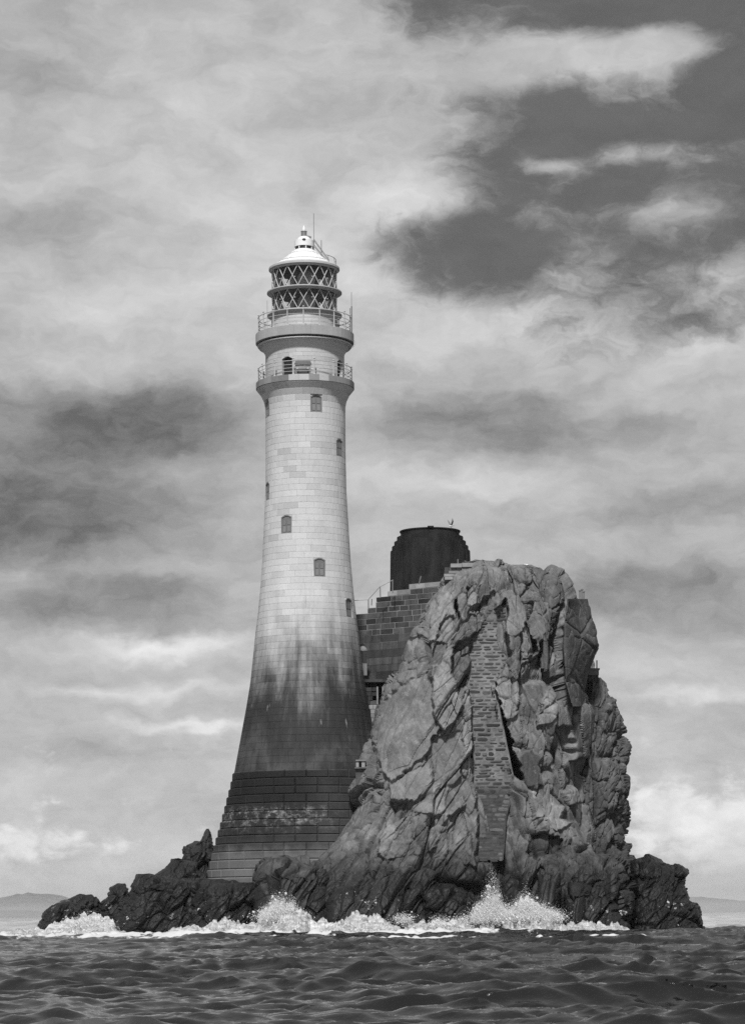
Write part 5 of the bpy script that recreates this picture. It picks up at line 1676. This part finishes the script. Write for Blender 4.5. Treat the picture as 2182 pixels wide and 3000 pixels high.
spray('spray', fan([(1441, 2534, 1.6), (1452, 2568, 1.2), (1424, 2592, 0.9), (1400, 2640, 0.6), (1478, 2640, 0.8), (1508, 2632, 0.8), (1528, 2606, 1.0), (1541, 2590, 1.2), (1562, 2618, 1.0), (1590, 2645, 0.9), (1618, 2664, 0.7)], 2694, 183.5, 17, 20),
      100000, 'tall twin burst of spray against the foot of the crag', 2)
spray('spray', [(230, 2715, 245, 2684, 26, 1.0, 197.5), (300, 2720, 300, 2706, 30, 0.5, 197.5)], 4000, 'small splash on the far left rocks', 3)
spray('spray', [(1290, 2712, 1290, 2690, 30, 1, 184), (1350, 2712, 1352, 2692, 24, 1, 184), (1180, 2700, 1180, 2680, 26, 1, 185)], 5000, 'low splashes at the foot of the ridged rock', 4)

# gulls
def gull(p, rz, label, wings):
    e = empty('gull', tuple(p))
    mb = MB()
    prof = [(0.004, -0.20), (0.05, -0.15), (0.085, -0.02), (0.075, 0.09), (0.045, 0.16), (0.05, 0.21), (0.03, 0.26), (0.004, 0.30)]
    n_ = 10
    pts = []
    for r, y in prof:
        for k in range(n_):
            a = 2 * math.pi * k / n_
            lift = 0.07 if y > 0.15 else 0.0
            pts.append((r * math.cos(a), y, 0.17 + lift + r * math.sin(a)))
    fs = [(j * n_ + k, j * n_ + (k + 1) % n_, (j + 1) * n_ + (k + 1) % n_, (j + 1) * n_ + k) for j in range(len(prof) - 1) for k in range(n_)]
    mb.add(pts, fs)
    o = mb.build('body', M['white'], e, 'all')
    for s in (-1, 1):
        mb = MB()
        if wings:
            mb.add([(s * 0.05, 0.08, 0.2), (s * 0.05, -0.08, 0.2), (s * 0.28, -0.10, 0.50), (s * 0.30, 0.06, 0.52), (s * 0.42, -0.12, 0.80), (s * 0.05, 0.08, 0.23), (s * 0.05, -0.08, 0.23), (s * 0.28, -0.10, 0.52), (s * 0.30, 0.06, 0.54)],
                   [(0, 1, 2, 3), (5, 8, 7, 6), (3, 2, 4), (8, 4, 7), (0, 3, 8, 5), (1, 6, 7, 2), (3, 4, 8), (2, 7, 4)])
        else:
            mb.add([(s * 0.07, 0.08, 0.22), (s * 0.09, 0.06, 0.14), (s * 0.07, -0.14, 0.15), (s * 0.03, -0.30, 0.18), (s * 0.05, -0.12, 0.21)], [(0, 1, 2, 4), (4, 2, 3)])
        mb.build('wing', M['grey_metal'], e)
        mb = MB(); mb.bar((s * 0.03, 0, 0), (s * 0.03, 0, 0.12), 0.008, 4); mb.build('leg', M['dark'], e)
    mb = MB(); mb.bar((0, 0.29, 0.245), (0, 0.36, 0.235), 0.014, 5, r2=0.004); mb.build('bill', M['dark'], e)
    e.rotation_euler = (0, 0, rz); e.scale = (0.95, 0.95, 0.95)
    return tag(e, label, 'gull', 'gulls on the rock')
gp = (sX + 60 * k_, sY - 62 * k_, ZS(1558))
gull(gp, math.radians(-60), 'gull with raised wings on the rim of the stump', True)
gull(P(1543, 1662, 203.0), math.radians(60), 'gull perched on the right part of the crest', False)

# air between the viewer and the far coast
hz = MB(); hz.box((0, 14500, 39.0), (33000, 31000, 84.0))
m = bpy.data.materials.new('haze')
m.use_nodes = True
n = NT(m.node_tree)
pv = n.new('ShaderNodeVolumePrincipled', {'Color': (0.9, 0.9, 0.9, 1), 'Density': 0.00004, 'Anisotropy': 0.0})
o_ = n.new('ShaderNodeOutputMaterial')
n.t.links.new(pv.outputs[0], o_.inputs['Volume'])
haze = hz.build('haze', m)
tag(haze, 'thin sea haze veiling the far hills', None, None, 'stuff')
